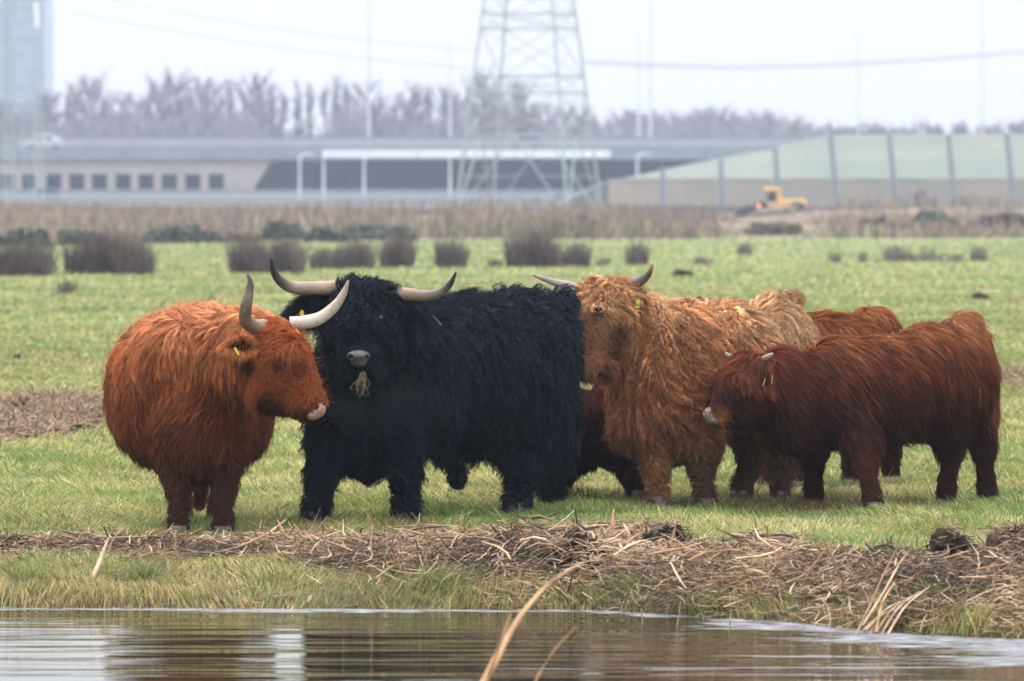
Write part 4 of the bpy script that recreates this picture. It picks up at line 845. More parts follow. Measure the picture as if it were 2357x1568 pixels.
# ------------------------------------------------------------------ far meadow: rush clumps, molehills, rough strip
rush_mat = M('rush', tint=True, rough=.8)
def rush(ua, ub, vt, vb, n, label, col=(.105, .075, .070)):
    Y = GD(vb); s = Y / F; x0, x1 = (ua - 1178.5) * s, (ub - 1178.5) * s; h_ = (vb - vt) * s; r = np.random.default_rng(int(ua) + 50)
    X = x0 + (x1 - x0) * r.random(n); Yy = Y + np.abs(r.normal(size=n)) * 1.2 - 1.6 * vn(X, X * 0, .5, 15) + .8
    prof = .60 + .50 * vn(X, X * 0, .9, 13) + .45 * vn(X, X * 0, .28, 14); tt_ = np.linspace(0, 1, 4); H_ = h_ * prof * (.42 + .72 * r.random(n)); ln = r.normal(size=(n, 2)) * .22
    e_ = np.clip((np.minimum(X - x0, x1 - X)) / ((x1 - x0) * .16 + .1), .6, 1); H_ = H_ * e_ ** .4
    P = np.zeros((n, 4, 3)); P[..., 0] = X[:, None] + ln[:, :1] * H_[:, None] * tt_ ** 1.5; P[..., 1] = Yy[:, None] + ln[:, 1:] * H_[:, None] * tt_ ** 1.5
    P[..., 2] = gz(X, Yy)[:, None] - .02 + H_[:, None] * tt_
    C = np.array(col) * (.6 + .8 * r.random((n, 1))); C = np.where(r.random((n, 1)) < .10, np.array([.22, .17, .12]), C)
    o = empty('rush_clump', ((x0 + x1) / 2, Y, 0), label, 'rush clump', 'rush clumps across the far meadow')
    link('leaves', tubes(P, np.array([.010, .010, .008, .002])[None].repeat(n, 0) * max(1, Y / 130), 3, C, True, 'leaves'), rush_mat, o, True)
for a in [(-4, 115, 568, 636, 700, 'purplish brown rush clump at the left edge of the far meadow'), (150, 345, 556, 633, 1100, 'wide purplish brown rush clump second from the left edge'),
    (528, 700, 548, 629, 1000, 'wide rush clump above the ginger cow\'s horns'), (716, 856, 566, 622, 700, 'low wide rush clump above the bull\'s head'), (872, 950, 553, 619, 450, 'brown rush clump just right of the one over the bull\'s head'),
    (1003, 1072, 548, 619, 450, 'dark block-shaped rush clump above the bull\'s right horn tip'), (1120, 1154, 588, 616, 120, 'smallest rush clump, between the block-shaped one and the peaked one'),
    (1166, 1288, 541, 618, 750, 'tallest peaked rush clump, above the light brown cow\'s left horn'), (1292, 1356, 560, 614, 400, 'rush clump touching the right side of the peaked one'),
    (1374, 1402, 588, 613, 90, 'tiny rush clump above the light brown cow\'s head'), (1444, 1492, 556, 612, 250, 'narrow rush clump above the light brown cow\'s right horn')]:
    rush(*a)
for k_, (ua, ub, vt, vb) in enumerate([(1918, 1936, 573, 603), (1985, 2000, 578, 602), (2045, 2092, 560, 603), (2100, 2112, 580, 603), (2128, 2170, 572, 605), (2190, 2215, 575, 604), (2250, 2275, 560, 603), (1600, 1640, 590, 610), (1700, 1730, 566, 588)]):
    rush(ua, ub, vt, vb, 130, 'small faded weed clump, ' + ['above the maroon cow\'s shoulder', 'just left of the widest faded one', 'widest of all, above the maroon cow\'s back', 'touching the right side of the widest faded one', 'above the maroon cow\'s hips', 'above the maroon cow\'s tail', 'nearest the right edge', 'right of the light brown cow\'s horn', 'below the yellow wheel loader'][k_], (.15, .12, .10))
rush(128, 160, 640, 678, 160, 'dark little tussock on the meadow over the ginger cow\'s back', (.10, .085, .06))
rush(482, 492, 672, 700, 40, 'single thin dead weed just behind the ginger cow\'s back', (.10, .085, .06))
mound('molehill', 1570, 637, 130, 26, 17, .3, 'black molehill on the meadow beyond the light brown cow', 'molehill', peat_mat, None, 'molehills', 8)
mound('molehill', 2258, 692, 99, 22, 14, .25, 'dark molehill on the meadow above the maroon cow\'s rump', 'molehill', peat_mat, None, 'molehills', 9)
mound('molehill', 38, 828, 63.5, 12, 14, .15, 'small dark tussock of soil on the meadow left of the ginger cow', 'molehill', peat_mat, None, 'molehills', 10)

leaf_mat = M('bush_leaves', tint=True, rough=.7)
def bush(name, ua, ub, vt, Y, label, cols, group='bushes along the rough strip', cat='bush', n=2600, ls=.085):
    s = Y / F; x0, x1 = (ua - 1178.5) * s, (ub - 1178.5) * s; zt = CAMH + (453 - vt) * s; r = np.random.default_rng(int(ua + vt) + 50); cx = (x0 + x1) / 2; rx = (x1 - x0) / 2; ht = zt + .3
    root = empty(name, (cx, Y, 0), label, cat, group)
    d_ = unit(r.normal(size=(n, 3))); d_[:, 2] = np.abs(d_[:, 2]); q_ = d_ * (r.random((n, 1)) ** .35) * (.75 + .5 * vn(d_[:, 0] * 3 + ua, d_[:, 2] * 3, .8, 3))[:, None]
    c = np.stack([q_[:, 0] * rx, q_[:, 1] * min(rx, 2.5), q_[:, 2] * ht * .95 - .1], -1)
    a1 = unit(r.normal(size=(n, 3))) * ls * s * 60; a2 = unit(r.normal(size=(n, 3))) * ls * s * 60
    V = np.stack([c - a1, c - a2, c + a1, c + a2], 1).reshape(-1, 3); C = np.array(cols)[r.integers(0, len(cols), n)] * (.7 + .6 * r.random((n, 1)))
    link('foliage', mk('foliage', V, np.arange(n * 4).reshape(n, 4), False, np.repeat(C, 4, 0)), leaf_mat, root)
    st = np.stack([[np.array([r.uniform(-.6, .6) * rx, 0, -.3]), np.array([r.uniform(-.8, .8) * rx, 0, ht * .5])] for _ in range(9)])
    link('stem', tubes(st, np.full((9, 2), .04), 4, np.tile([.12, .09, .07], (9, 1))), rush_mat, root)
GREEN = [(.075, .095, .065), (.11, .115, .075), (.055, .075, .06)]; BRN = [(.16, .11, .08), (.20, .15, .10), (.12, .085, .07)]; DRK = [(.05, .045, .04), (.08, .065, .05)]
for ua, ub, vt, Y, lab, cc in [(-20, 130, 532, 205, 'low dark green bush at the left edge of the rough strip', GREEN), (120, 250, 540, 212, 'low dark green bush right of the leftmost one', GREEN), (335, 500, 524, 222, 'rounded green bush over the ginger cow\'s back', GREEN),
    (590, 700, 518, 235, 'tall green bush above the ginger cow\'s left horn', GREEN), (690, 800, 532, 228, 'low bluish green bush above the bull\'s left horn', GREEN), (780, 960, 525, 238, 'long dark green bush over the bull\'s head', GREEN),
    (1150, 1320, 515, 262, 'dark purple brown thicket above the light brown cow\'s left horn', DRK), (1290, 1400, 505, 270, 'grey brown thicket right of the purple brown one', BRN), (1700, 1870, 520, 265, 'olive bush below the yellow wheel loader', [(.12, .13, .07), (.16, .13, .08)]),
    (1960, 2100, 512, 275, 'low dark thicket right of the yellow wheel loader', DRK), (2085, 2220, 496, 285, 'green bush in the brown strip at the right', GREEN), (2210, 2400, 500, 280, 'dark thicket at the right edge of the rough strip', DRK),
    (440, 600, 540, 226, 'brown bramble mass between two green bushes', BRN), (2095, 2150, 432, 560, 'bare reddish shrub in front of the beige wall', [(.30, .25, .23), (.26, .21, .2)])]:
    bush('bush', ua, ub, vt, Y, lab, cc)
# rough reeds and herbs on the strip: nobody could count them
n_ = 26000; r = np.random.default_rng(5); Yr = 245 + 340 * r.random(n_) ** 1.4; Xr = (r.random(n_) - .5) * Yr * .215
Hr = .15 + 1.3 * r.random(n_) * fbm(Xr, Yr, 16, 7, 3) ** 2 * 2.2; Hr = Hr * np.where(Yr < 475, np.clip((np.abs(Xr / Yr * F + 1178.5 - 1775) - 55) / 110 + .25 * (r.random(n_) - .5), .12, 1), 1); Hr = np.minimum(Hr, np.interp(Yr, [245, 320, 420, 600], [1.3, 1.0, .6, .4])); ln = r.normal(size=(n_, 2)) * .2
P = np.zeros((n_, 3, 3)); tt_ = np.array([0, .5, 1]); P[..., 0] = Xr[:, None] + ln[:, :1] * tt_; P[..., 1] = Yr[:, None] + ln[:, 1:] * tt_; P[..., 2] = gz(Xr, Yr)[:, None] + Hr[:, None] * tt_
C = np.array([[.30, .22, .15], [.22, .15, .11], [.17, .12, .10], [.34, .27, .17], [.12, .12, .08]])[np.clip((fbm(Xr, Yr, 14, 9, 2) * 7 - 1 + r.normal(size=n_) * .8), 0, 4.99).astype(int)]
props(link('rough_vegetation', tubes(P, (np.array([1, .9, .3])[None] * (.02 + .05 * r.random((n_, 1)))), 3, C, True, 'rough_vegetation'), rush_mat), 'brown winter reeds and herbs between meadow and motorway', None, kind='stuff')

# ------------------------------------------------------------------ motorway: lower carriageway, viaduct, underpass
conc = M('concrete', (.25, .265, .29), rough=.85, noise=(.4, (.20, .21, .235), .4, .7)); conc_w = M('white_parapet', (.80, .82, .85), rough=.6, noise=(.5, (.72, .74, .78), .5, .8))
beige = M('beige_cladding', (.42, .37, .32), rough=.85, noise=(.25, (.34, .30, .25), .4, .7)); dark = M('shade_blue_wall', (.04, .065, .11), rough=.9); steel = M('galvanised_steel', (.42, .44, .46), rough=.45, metal=.6)  # dark: blue haze and shade of the underpass and openings painted into the colour
asph = M('asphalt', (.055, .055, .06), rough=.9); verge = M('verge_grass', (.075, .085, .075), rough=.95, noise=(.2, (.10, .10, .085), .4, .65)); pave_w = M('road_paint', (.75, .75, .75), rough=.6)
def bx(name, ua, ub, va, vb, Y, dy, mat, parent=None, kind=None):
    """box between picture columns ua..ub and rows va..vb (top..bottom), front face at Y, dy deep"""
    s = Y / F; x0, x1 = (ua - 1178.5) * s, (ub - 1178.5) * s; z1, z0 = CAMH + (453 - va) * s, CAMH + (453 - vb) * s
    me = boxes([(((x0 + x1) / 2, Y + dy / 2, (z0 + z1) / 2), (x1 - x0, dy, z1 - z0))], name); o = link(name, me, mat, parent, True)
    if kind: o['kind'] = kind
    return o
YH = 690.
sH = YH / F
def zv(v, Y): return CAMH + (453 - v) * Y / F
# lower road on its bank
def prism(name, prof, x0, x1, mat, kind='structure', parent=None):
    V = [(x, y, z) for x in (x0, x1) for y, z in prof]; n = len(prof)
    Fc = [tuple(range(n))[::-1], tuple(range(n, 2 * n))] + [(i, (i + 1) % n, n + (i + 1) % n, n + i) for i in range(n)]
    o = link(name, mk(name, V, Fc), mat, parent, parent is not None)
    if kind: o['kind'] = kind
    return o
prism('road_bank', [(676, -.5), (689, 1.2), (716, 1.2), (716, -.5)], -260, 10, verge)
prism('lower_road', [(690, 1.19), (690, 1.25), (711, 1.25), (711, 1.19)], -260, 8, asph)
prism('lane_marking', [(700.4, 1.25), (700.4, 1.254), (700.6, 1.254), (700.6, 1.25)], -260, 8, pave_w)
def rail(label, x0, x1, Y, z, h_, group):
    e_ = empty('guard_rail', ((x0 + x1) / 2, Y, z), label, 'guard rail', group)
    for k_ in range(2): link('beam', boxes([(((x0 + x1) / 2, Y - .05, z + h_ - .18 - .42 * k_), (x1 - x0, .06, .28))], 'beam'), steel, e_, True)
    n = int((x1 - x0) / 4); pm = boxes([((0, 0, h_ / 2), (.12, .12, h_))], 'post')
    for i in range(n + 1):
        p = bpy.data.objects.new('post', pm); COL.objects.link(p); p.parent = e_; p.location = (x0 + i * 4 - (x0 + x1) / 2, .06, 0)
        if len(pm.materials) == 0: pm.materials.append(steel)
rail('steel guard rail along the near side of the lower carriageway', -62, 5, 689.6, 1.2, 1.0, 'motorway guard rails')
rail('steel guard rail on the parapet of the upper carriageway', -62, 36, 716.2, zv(340, 716), 1.0, 'motorway guard rails')
prism('retaining_wall', [(712, 1.0), (712, zv(436, 712)), (713, zv(436, 713)), (713, 1.0)], -260, 11, conc)
# abutment wall with its row of openings
ab = empty('abutment', U(260, 432, 716), 'beige abutment wall of the viaduct pierced by a row of square openings', 'abutment')
Yw = 716.; ws = Yw / F
for nm, a in (('upper_wall', (-1400, 600, 368, 401)), ):
    bx(nm, *a, Yw, .6, beige, ab)
cen_ = [17 + 53.9 * i for i in range(-3, 10)]
cen_ = [17 - 54 * k_ for k_ in (3, 2, 1)] + [17, 69, 124, 177, 229, 284, 336, 390, 444, 498]
edges_ = [-1400] + [x for c_ in cen_ for x in (c_ - 18, c_ + 18)] + [585]
for i in range(0, len(edges_), 2): bx('pier', edges_[i], edges_[i + 1], 401, 437, Yw, .6, beige, ab)
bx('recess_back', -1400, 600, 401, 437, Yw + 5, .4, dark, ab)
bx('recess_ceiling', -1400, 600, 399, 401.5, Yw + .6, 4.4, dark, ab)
# slanted end of the abutment
s = Yw / F; V = []
for y in (Yw - .05, Yw + 12):
    for u_, v_ in ((560, 437), (582, 437), (625, 368), (560, 368)): V.append(((u_ - 1178.5) * s, y, zv(v_, Yw)))
link('slanted_end', mk('slanted_end', V, [(3, 2, 1, 0), (4, 5, 6, 7), (0, 1, 5, 4), (1, 2, 6, 5), (2, 3, 7, 6), (3, 0, 4, 7)]), beige, ab, True)
vi = empty('viaduct', U(900, 345, 717), 'grey concrete viaduct deck carrying the upper carriageway across the picture', 'viaduct')
bx('deck_edge', -1400, 1905, 342, 368, Yw - .6, .5, conc, vi); bx('deck_slab', -1400, 1905, 356, 368, Yw - .1, 26, conc, vi)
bx('road_surface', -1400, 1905, 354, 356, Yw - .1, 26, asph, vi)
bx('far_parapet', -1400, 1905, 316, 354, Yw + 26, .5, conc, vi)
bx('white_parapet', 741, 1406, 346, 364, Yw - 1.0, .35, conc_w, vi)
for u_ in (741, 850, 962, 1073, 1184, 1295, 1400): bx('parapet_joint', u_ - .6, u_ + .6, 345.6, 364.6, Yw - 1.05, .4, conc, vi)
up = empty('underpass', U(1000, 400, 735), 'dark underpass beneath the viaduct to the right of the square openings', 'underpass')
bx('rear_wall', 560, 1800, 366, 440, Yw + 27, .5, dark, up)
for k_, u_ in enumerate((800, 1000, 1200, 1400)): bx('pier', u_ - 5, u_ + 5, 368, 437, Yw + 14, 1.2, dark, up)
# right: green embankment and beige barrier
em = []
Ye = 655.
top = [(1285, 470), (1400, 418), (1500, 398), (1600, 376), (1720, 352), (1800, 340), (1860, 322), (1905, 312), (2100, 309), (2600, 307), (3800, 306)]
V = []; n = len(top)
for u_, v_ in top:
    x = (u_ - 1178.5) * Ye / F; z = zv(v_, Ye + 20)
    V += [(x, Ye - 6 + 0, min(zv(412, Ye), z)), (x * (1 + 20 / Ye), Ye + 20, z), (x * (1 + 20 / Ye), Ye + 60, z), (x * (1 + 20 / Ye), Ye + 60, -.5), (x, Ye - 6, -.5)]
Fc = [(i * 5 + j, (i + 1) * 5 + j, (i + 1) * 5 + (j + 1) % 5, i * 5 + (j + 1) % 5) for i in range(n - 1) for j in range(5)] + [(0, 1, 2, 3, 4), tuple(range((n - 1) * 5, n * 5))[::-1]]
emb_m = M('embankment_grass', (.115, .14, .11), rough=.95, noise=(.12, (.15, .165, .125), .4, .65))
props(link('embankment', mk('embankment', V, Fc), emb_m), kind='structure')
bwm = M('beige_barrier', (.33, .29, .22), rough=.9, noise=(.3, (.27, .25, .2), .4, .7))
bar = empty('noise_barrier', U(1850, 480, Ye - 9), 'long low beige barrier of panels at the foot of the green embankment', 'barrier')
for i in range(26):
    ua = 1400 + i * 60; bx('panel', ua + .6, ua + 59.4, 414, 476 if ua < 9999 else 0, Ye - 9 + (i % 2) * .05, .2, bwm, bar)
bx('coping', 1400, 2960, 411.5, 414, Ye - 9.1, .5, bwm, bar)
pm_ = M('weathered_post', (.17, .19, .21), rough=.7)
for k_, (u_, vt, vb, lean_) in enumerate([(1525, 385, 478, 0), (1660, 370, 478, 0), (1788, 345, 478, 3), (1920, 315, 478, 8), (2055, 315, 478, 8), (2191, 314, 478, 8), (2326, 312, 478, 8)]):
    Yp = Ye - 14; b_, t_ = U(u_ + lean_, vb, Yp), U(u_ - lean_, vt, Yp)
    e_ = empty('fence_post', b_, ['thin grey post left of the row, before the low barrier', 'second thin grey post before the low barrier', 'grey post behind the yellow wheel loader', 'leftmost tall dark post before the green embankment', 'second tall dark post before the green embankment', 'third tall dark post before the green embankment', 'tall dark post nearest the right edge of the picture'][k_], 'post', 'posts before the embankment')
    tt_ = np.linspace(0, 1, 8)[:, None]; P = (b_ * (1 - tt_) + t_ * tt_)[None]
    link('pole', tubes(P, np.linspace(.38, .26, 8)[None], 8), pm_, e_, True)
    link('cap', boxes([(t_, (.62, .5, .18))], 'cap'), pm_, e_, True)
    if 1900 < u_ < 2300:
        for q_ in range(3):
            z_ = t_[2] - .4 - q_ * 2.2; link('wire', tubes(np.array([[[t_[0], Yp, z_], [t_[0] + 3.35, Yp, z_ - .15], [t_[0] + 6.7, Yp, z_]]]), np.full((1, 3), .03), 4), pm_, e_, True)

# cars
glass = M('car_glass', (.02, .025, .03), rough=.08); tyre = M('tyre', (.02, .02, .02), rough=.8); redl = M('tail_lamp', (.6, .03, .02), rough=.3, emit=((1, .12, .08), 1.2))
def car(u, v, Y, col, label, flip=1, ln=4.4, hgt=1.5):
    c = U(u, v, Y); root = empty('car', c, label, 'car', 'cars on the motorway'); pm = M('car_paint', col, rough=.25, metal=.2)
    prof = [(-.5, .16), (-.5, .45), (-.47, .56), (-.28, .62), (-.14, .95), (.20, .99), (.40, .70), (.5, .62), (.5, .2), (.42, .13), (-.42, .13)]
    def ext(pf, w_, name, mat, inset=0):
        V = [(x * ln * flip, y_, z * hgt) for y_ in (-w_, w_) for x, z in pf]; n = len(pf)
        Fc = [tuple(range(n)), tuple(range(n, 2 * n))[::-1]] + [(i, n + i, n + (i + 1) % n, (i + 1) % n) for i in range(n)]
        o = link(name, mk(name, V, Fc), mat, root); bv = o.modifiers.new('b', 'BEVEL'); bv.width = .06; bv.segments = 2; return o
    ext(prof, .88, 'body', pm)
    ext([(-.25, .63), (-.13, .91), (.02, .93), (.02, .63)], .885, 'window', glass); ext([(.045, .63), (.045, .93), (.19, .92), (.34, .66)], .885, 'window', glass)
    for sx_ in (-.31, .31):
        for sy in (-.8, .8):
            a_ = np.linspace(0, 2 * math.pi, 17)[:-1]
            V = [(sx_ * ln * flip + math.cos(t_) * .33, sy + dy_, .33 + math.sin(t_) * .33) for dy_ in (-.11, .11) for t_ in a_]
            link('wheel', mk('wheel', V, [tuple(range(16)), tuple(range(16, 32))[::-1]] + [(i, 16 + i, 16 + (i + 1) % 16, (i + 1) % 16) for i in range(16)]), tyre, root)
    for sy in (-.7, .7): link('tail_lamp', boxes([((.5 * ln * flip, sy, .55 * hgt), (.12, .38, .26))], 'tail_lamp'), redl, root)
    return root
car(100, 342, 722, (.75, .77, .80), 'white car on the viaduct at far left', 1, 5.0, 1.75)
car(1212, 341, 722, (.10, .14, .18), 'dark car on the viaduct behind the pylon', 1, 3.9, 1.9)
car(104, 463, 699, (.06, .09, .15), 'dark blue car on the lower carriageway below the square openings', 1, 4.2, 1.7)

# slim lamp columns and masts
mast_m = M('pale_mast', (.62, .65, .68), rough=.5)
def mast(name, u, vt, vb, Y, r0, label, group, arm=False):
    b_, t_ = U(u, vb, Y), U(u, vt, Y); e_ = empty(name, b_, label, 'lamp column' if arm else 'mast', group); tt_ = np.linspace(0, 1, 6)[:, None]
    link('column', tubes((b_ * (1 - tt_) + t_ * tt_)[None], np.linspace(r0, r0 * .6, 6)[None], 8), mast_m, e_, True)
    if arm:
        link('arm', tubes(np.array([[t_, t_ + [0.5, 0, .15], t_ + [1.3, 0, .2]]]), np.full((1, 3), r0 * .5), 6), mast_m, e_, True)
        link('lamp_head', boxes([(t_ + np.array([1.5, 0, .2]), (.8, .35, .15))], 'lamp_head'), mast_m, e_, True)
    else: link('base_plate', boxes([(b_, (r0 * 4, r0 * 4, .1))], 'base_plate'), mast_m, e_, True)
for k_, (u_, vt, Y_) in enumerate([(849, -60, 760), (1036, 95, 770), (1470, 75, 780), (1497, -50, 760), (1975, 80, 780), (2261, -60, 760)]):
    mast('tall_mast', u_, vt, 440, Y_, .20, ['tall faint mast in the sky left of the pylon', 'shorter faint mast just left of the pylon', 'thin faint mast right of the pylon', 'tall faint mast second to the right of the pylon', 'faint mast above the bend of the embankment', 'tall faint mast near the right edge'][k_], 'faint masts behind the motorway')
for k_, (u_, vt) in enumerate([(690, 358), (745, 362), (838, 366), (1036, 362), (1467, 358)]):
    mast('lamp_column', u_, vt, 461, 694, .20, ['pale lamp column at the slanted left end of the underpass', 'pale lamp column where the white parapet starts', 'pale lamp column before the dark underpass, third from left', 'pale lamp column before the underpass beside the pylon', 'pale lamp column at the right end of the underpass'][k_], 'lamp columns of the lower carriageway', True)

# pylons
gal = M('pylon_steel', (.34, .40, .39), rough=.6)
def pylon(name, u, Y, th0, label, R_of_z, top_z, levels, rl=.16):
    c = U(u, 460, Y); cx, cy = c[0], Y; e_ = empty(name, (cx, cy, -.1), label, 'pylon', 'lattice pylons')
    def corner(k_, z): r_ = R_of_z(z); a_ = R(th0 + 90 * k_); return np.array([cx + r_ * math.cos(a_), cy + r_ * math.sin(a_), z])
    for k_ in range(4):
        L_ = [(corner(k_, levels[i]), corner(k_, levels[i + 1]), rl) for i in range(len(levels) - 1)]
        link('leg', bars(L_, 'leg'), gal, e_, True)
        f_ = corner(k_, -.3); link('footing', boxes([(f_, (1.4, 1.4, .9))], 'footing'), conc, e_, True)
    for i in range(len(levels) - 1):
        z0_, z1_ = levels[i], levels[i + 1]
        for k_ in range(4):
            a0_, a1_, b0_, b1_ = corner(k_, z0_), corner(k_, z1_), corner(k_ + 1, z0_), corner(k_ + 1, z1_)
            m_ = (a1_ + b1_) / 2
            L_ = [(a1_, b1_, rl * .5)]
            if i == 0: L_ += [(a0_, m_, rl * .6), (b0_, m_, rl * .6), ((a0_ + a1_) / 2, (a0_ + m_) / 2, rl * .35), ((b0_ + b1_) / 2, (b0_ + m_) / 2, rl * .35)]
            else: L_ += [(a0_, b1_, rl * .36), (b0_, a1_, rl * .36)]
            if z1_ - z0_ > 5 and i: L_ += [((a0_ + a1_) / 2, (b0_ + b1_) / 2, rl * .4)]
            link('bracing', bars(L_, 'bracing'), gal, e_, True)
    for z_, w_ in ((top_z * .62, 11), (top_z * .78, 8.5), (top_z * .92, 6)):
        L_ = []
        for sg in (-1, 1):
            r_ = R_of_z(z_); tip = np.array([cx + sg * w_, cy, z_ + .2])
            for k_ in range(4):
                cc_ = corner(k_, z_ + (1.6 if k_ % 2 else 0))
                if (cc_[0] - cx) * sg > 0: L_.append((cc_, tip, rl * .6))
            L_.append((corner(0, z_), corner(2, z_), rl * .4))
        link('cross_arm', bars(L_, 'cross_arm'), gal, e_, True)
    return cx, cy
zt0 = zv(0, 560); Rb = 190 * 560 / F; Rt = 116 * 560 / F
lv = [-.2, zv(312, 560), zv(215, 560), zv(175, 560), zv(67, 560), zv(32, 560), zv(-40, 560), 27, 31, 35, 39, 43, 47]
pylon('pylon', 1218, 560, 27, 'tall lattice power pylon rising out of the picture above the bull', lambda z: np.interp(z, [0, zt0, 30, 48], [Rb, Rt, 2.6, .5]), 48, lv, .15)
pylon('pylon', 55, 640, 35, 'lattice power pylon at the left edge in front of the glass tower', lambda z: np.interp(z, [0, 22, 30, 48], [2.6, 2.2, 1.8, .5]), 48, [-.2, 9, 16, 23, 30, 36, 42, 47], .09)
wire_m = M('wire', (.25, .26, .28), rough=.5)
def wire(pts, label, r_=.05, group='overhead power lines'):
    o = link('power_line', tubes(smooth_path([U(*p) for p in pts], 24)[None], np.full((1, 24), r_), 5), wire_m); props(o, label, 'power line', group)
wire([(1345, 145, 600), (1500, 152, 610), (1700, 157, 620), (1950, 150, 640), (2200, 134, 660), (2500, 110, 690)], 'thick sagging power line right of the pylon', .07)
wire([(1345, 138, 600), (1550, 148, 610), (1750, 151, 620), (1950, 144, 640), (2200, 128, 660), (2500, 104, 690)], 'upper strand of the sagging power line right of the pylon', .04)
wire([(160, 28, 640), (450, 80, 610), (800, 130, 580), (1110, 160, 560)], 'faint power line falling from the left pylon towards the middle one', .04)
wire([(250, 0, 640), (500, 45, 610), (800, 88, 580), (1115, 118, 560)], 'upper faint power line between the two pylons', .04)

# glass tower at the left edge
tw = empty('office_tower', U(20, 470, 1250), 'pale blue glass tower cut off by the left edge of the picture', 'tower')
tg1 = M('tower_glass', (.27, .37, .42), rough=.25, noise=(.05, (.22, .31, .36), .4, .7)); tg2 = M('tower_band', (.16, .26, .33), rough=.4); tg3 = M('tower_spandrel', (.30, .39, .43), rough=.5)
sT = 1250 / F; xw0, xw1 = (-160 - 1178.5) * sT, (104 - 1178.5) * sT
link('wall', boxes([(((xw0 + xw1) / 2, 1262, 30), (xw1 - xw0, 24, 62))], 'wall'), tg1, tw, True)
link('corner_strip', boxes([(((16 - 1178.5) * sT, 1249.9, 30), (1.2, .4, 61))], 'corner_strip'), tg2, tw, True)
for i in range(17):
    z_ = 2 + i * 3.5; link('floor_band', boxes([(((xw0 + xw1) / 2, 1249.95, z_), (xw1 - xw0 + .05, .3, .5))], 'floor_band'), tg3, tw, True)
link('window', boxes([(((85 - 1178.5) * sT, 1249.8, zv(36, 1250)), (1.5, .3, 5.6))], 'window'), M('lit_blind', (.85, .88, .9), rough=.6), tw, True)
link('roof', boxes([(((xw0 + xw1) / 2, 1262, 61.4), (xw1 - xw0 + .6, 24.6, .8))], 'roof'), tg3, tw, True)

# yellow wheel loader on its spoil
YL = 462.; sL = YL / F
yel = M('loader_yellow', (.72, .42, .11), rough=.55); blk = M('loader_black', (.03, .03, .035), rough=.6)
lo = empty('wheel_loader', U(1780, 500, YL), 'yellow wheel loader with a glazed cab working behind a spoil heap', 'wheel loader')
def lbox(name, ua, ub, va, vb, mat, w_=2.4, par=None, y_=0):
    s = sL; o = link(name, boxes([((((ua + ub) / 2 - 1178.5) * s, YL + y_, zv((va + vb) / 2, YL)), ((ub - ua) * s, w_, (vb - va) * s))], name), mat, lo, True); bv = o.modifiers.new('b', 'BEVEL'); bv.width = .12; bv.segments = 2; return o
lbox('engine_hood', 1790, 1854, 459, 486, yel); lbox('chassis', 1740, 1800, 476, 490, yel, 2.2); lbox('cab_roof', 1759, 1796, 432, 441, yel, 2.0)
lbox('cab_glass', 1766, 1788, 441, 468, glass, 1.7); lbox('cab_frame', 1786, 1796, 441, 476, yel, 1.9); lbox('cab_lower', 1762, 1790, 466, 478, yel, 1.9)
for (u_, v_) in ((1752, 487), (1833, 487)):
    for y_ in (-1.1, 1.1):
        c = U(u_, v_, YL); a_ = np.linspace(0, 2 * math.pi, 21)[:-1]
        V = [(c[0] + math.cos(t_) * .78, YL + y_ + dy_, c[2] + math.sin(t_) * .78) for dy_ in (-.3, .3) for t_ in a_]
        link('wheel', mk('wheel', V, [tuple(range(20)), tuple(range(20, 40))[::-1]] + [(i, 20 + i, 20 + (i + 1) % 20, (i + 1) % 20) for i in range(20)]), tyre, lo, True)
link('boom', bars([(U(1752, 478, YL - .8), U(1712, 484, YL - .8), .22), (U(1752, 478, YL + .8), U(1712, 484, YL + .8), .22)], 'boom'), blk, lo, True)
c = U(1706, 486, YL); V = []
for y_ in (-1.5, 1.5):
    for dx, dz in ((.75, .55), (-.1, .3), (-.85, -.45), (.4, -.55), (.8, -.1)): V.append((c[0] + dx, YL + y_, c[2] + dz))
link('bucket', mk('bucket', V, [(0, 1, 2, 3, 4), (9, 8, 7, 6, 5), (0, 5, 6, 1), (1, 6, 7, 2), (2, 7, 8, 3), (3, 8, 9, 4), (4, 9, 5, 0)]), blk, lo, True)
link('headlamp', ball(U(1746, 474, YL - 1.3), .17), M('headlamp_glow', (.9, .3, .1), emit=((1, .28, .12), 1.6)), lo, True)
sp_m = M('spoil', (.17, .13, .09), rough=.95, noise=(.6, (.12, .11, .07), .4, .7))
mound('spoil_heap', 1800, 512, 400, 66, 30, 4, 'rounded brown spoil heap hiding the wheels of the loader', 'spoil heap', sp_m, None, None, 11)

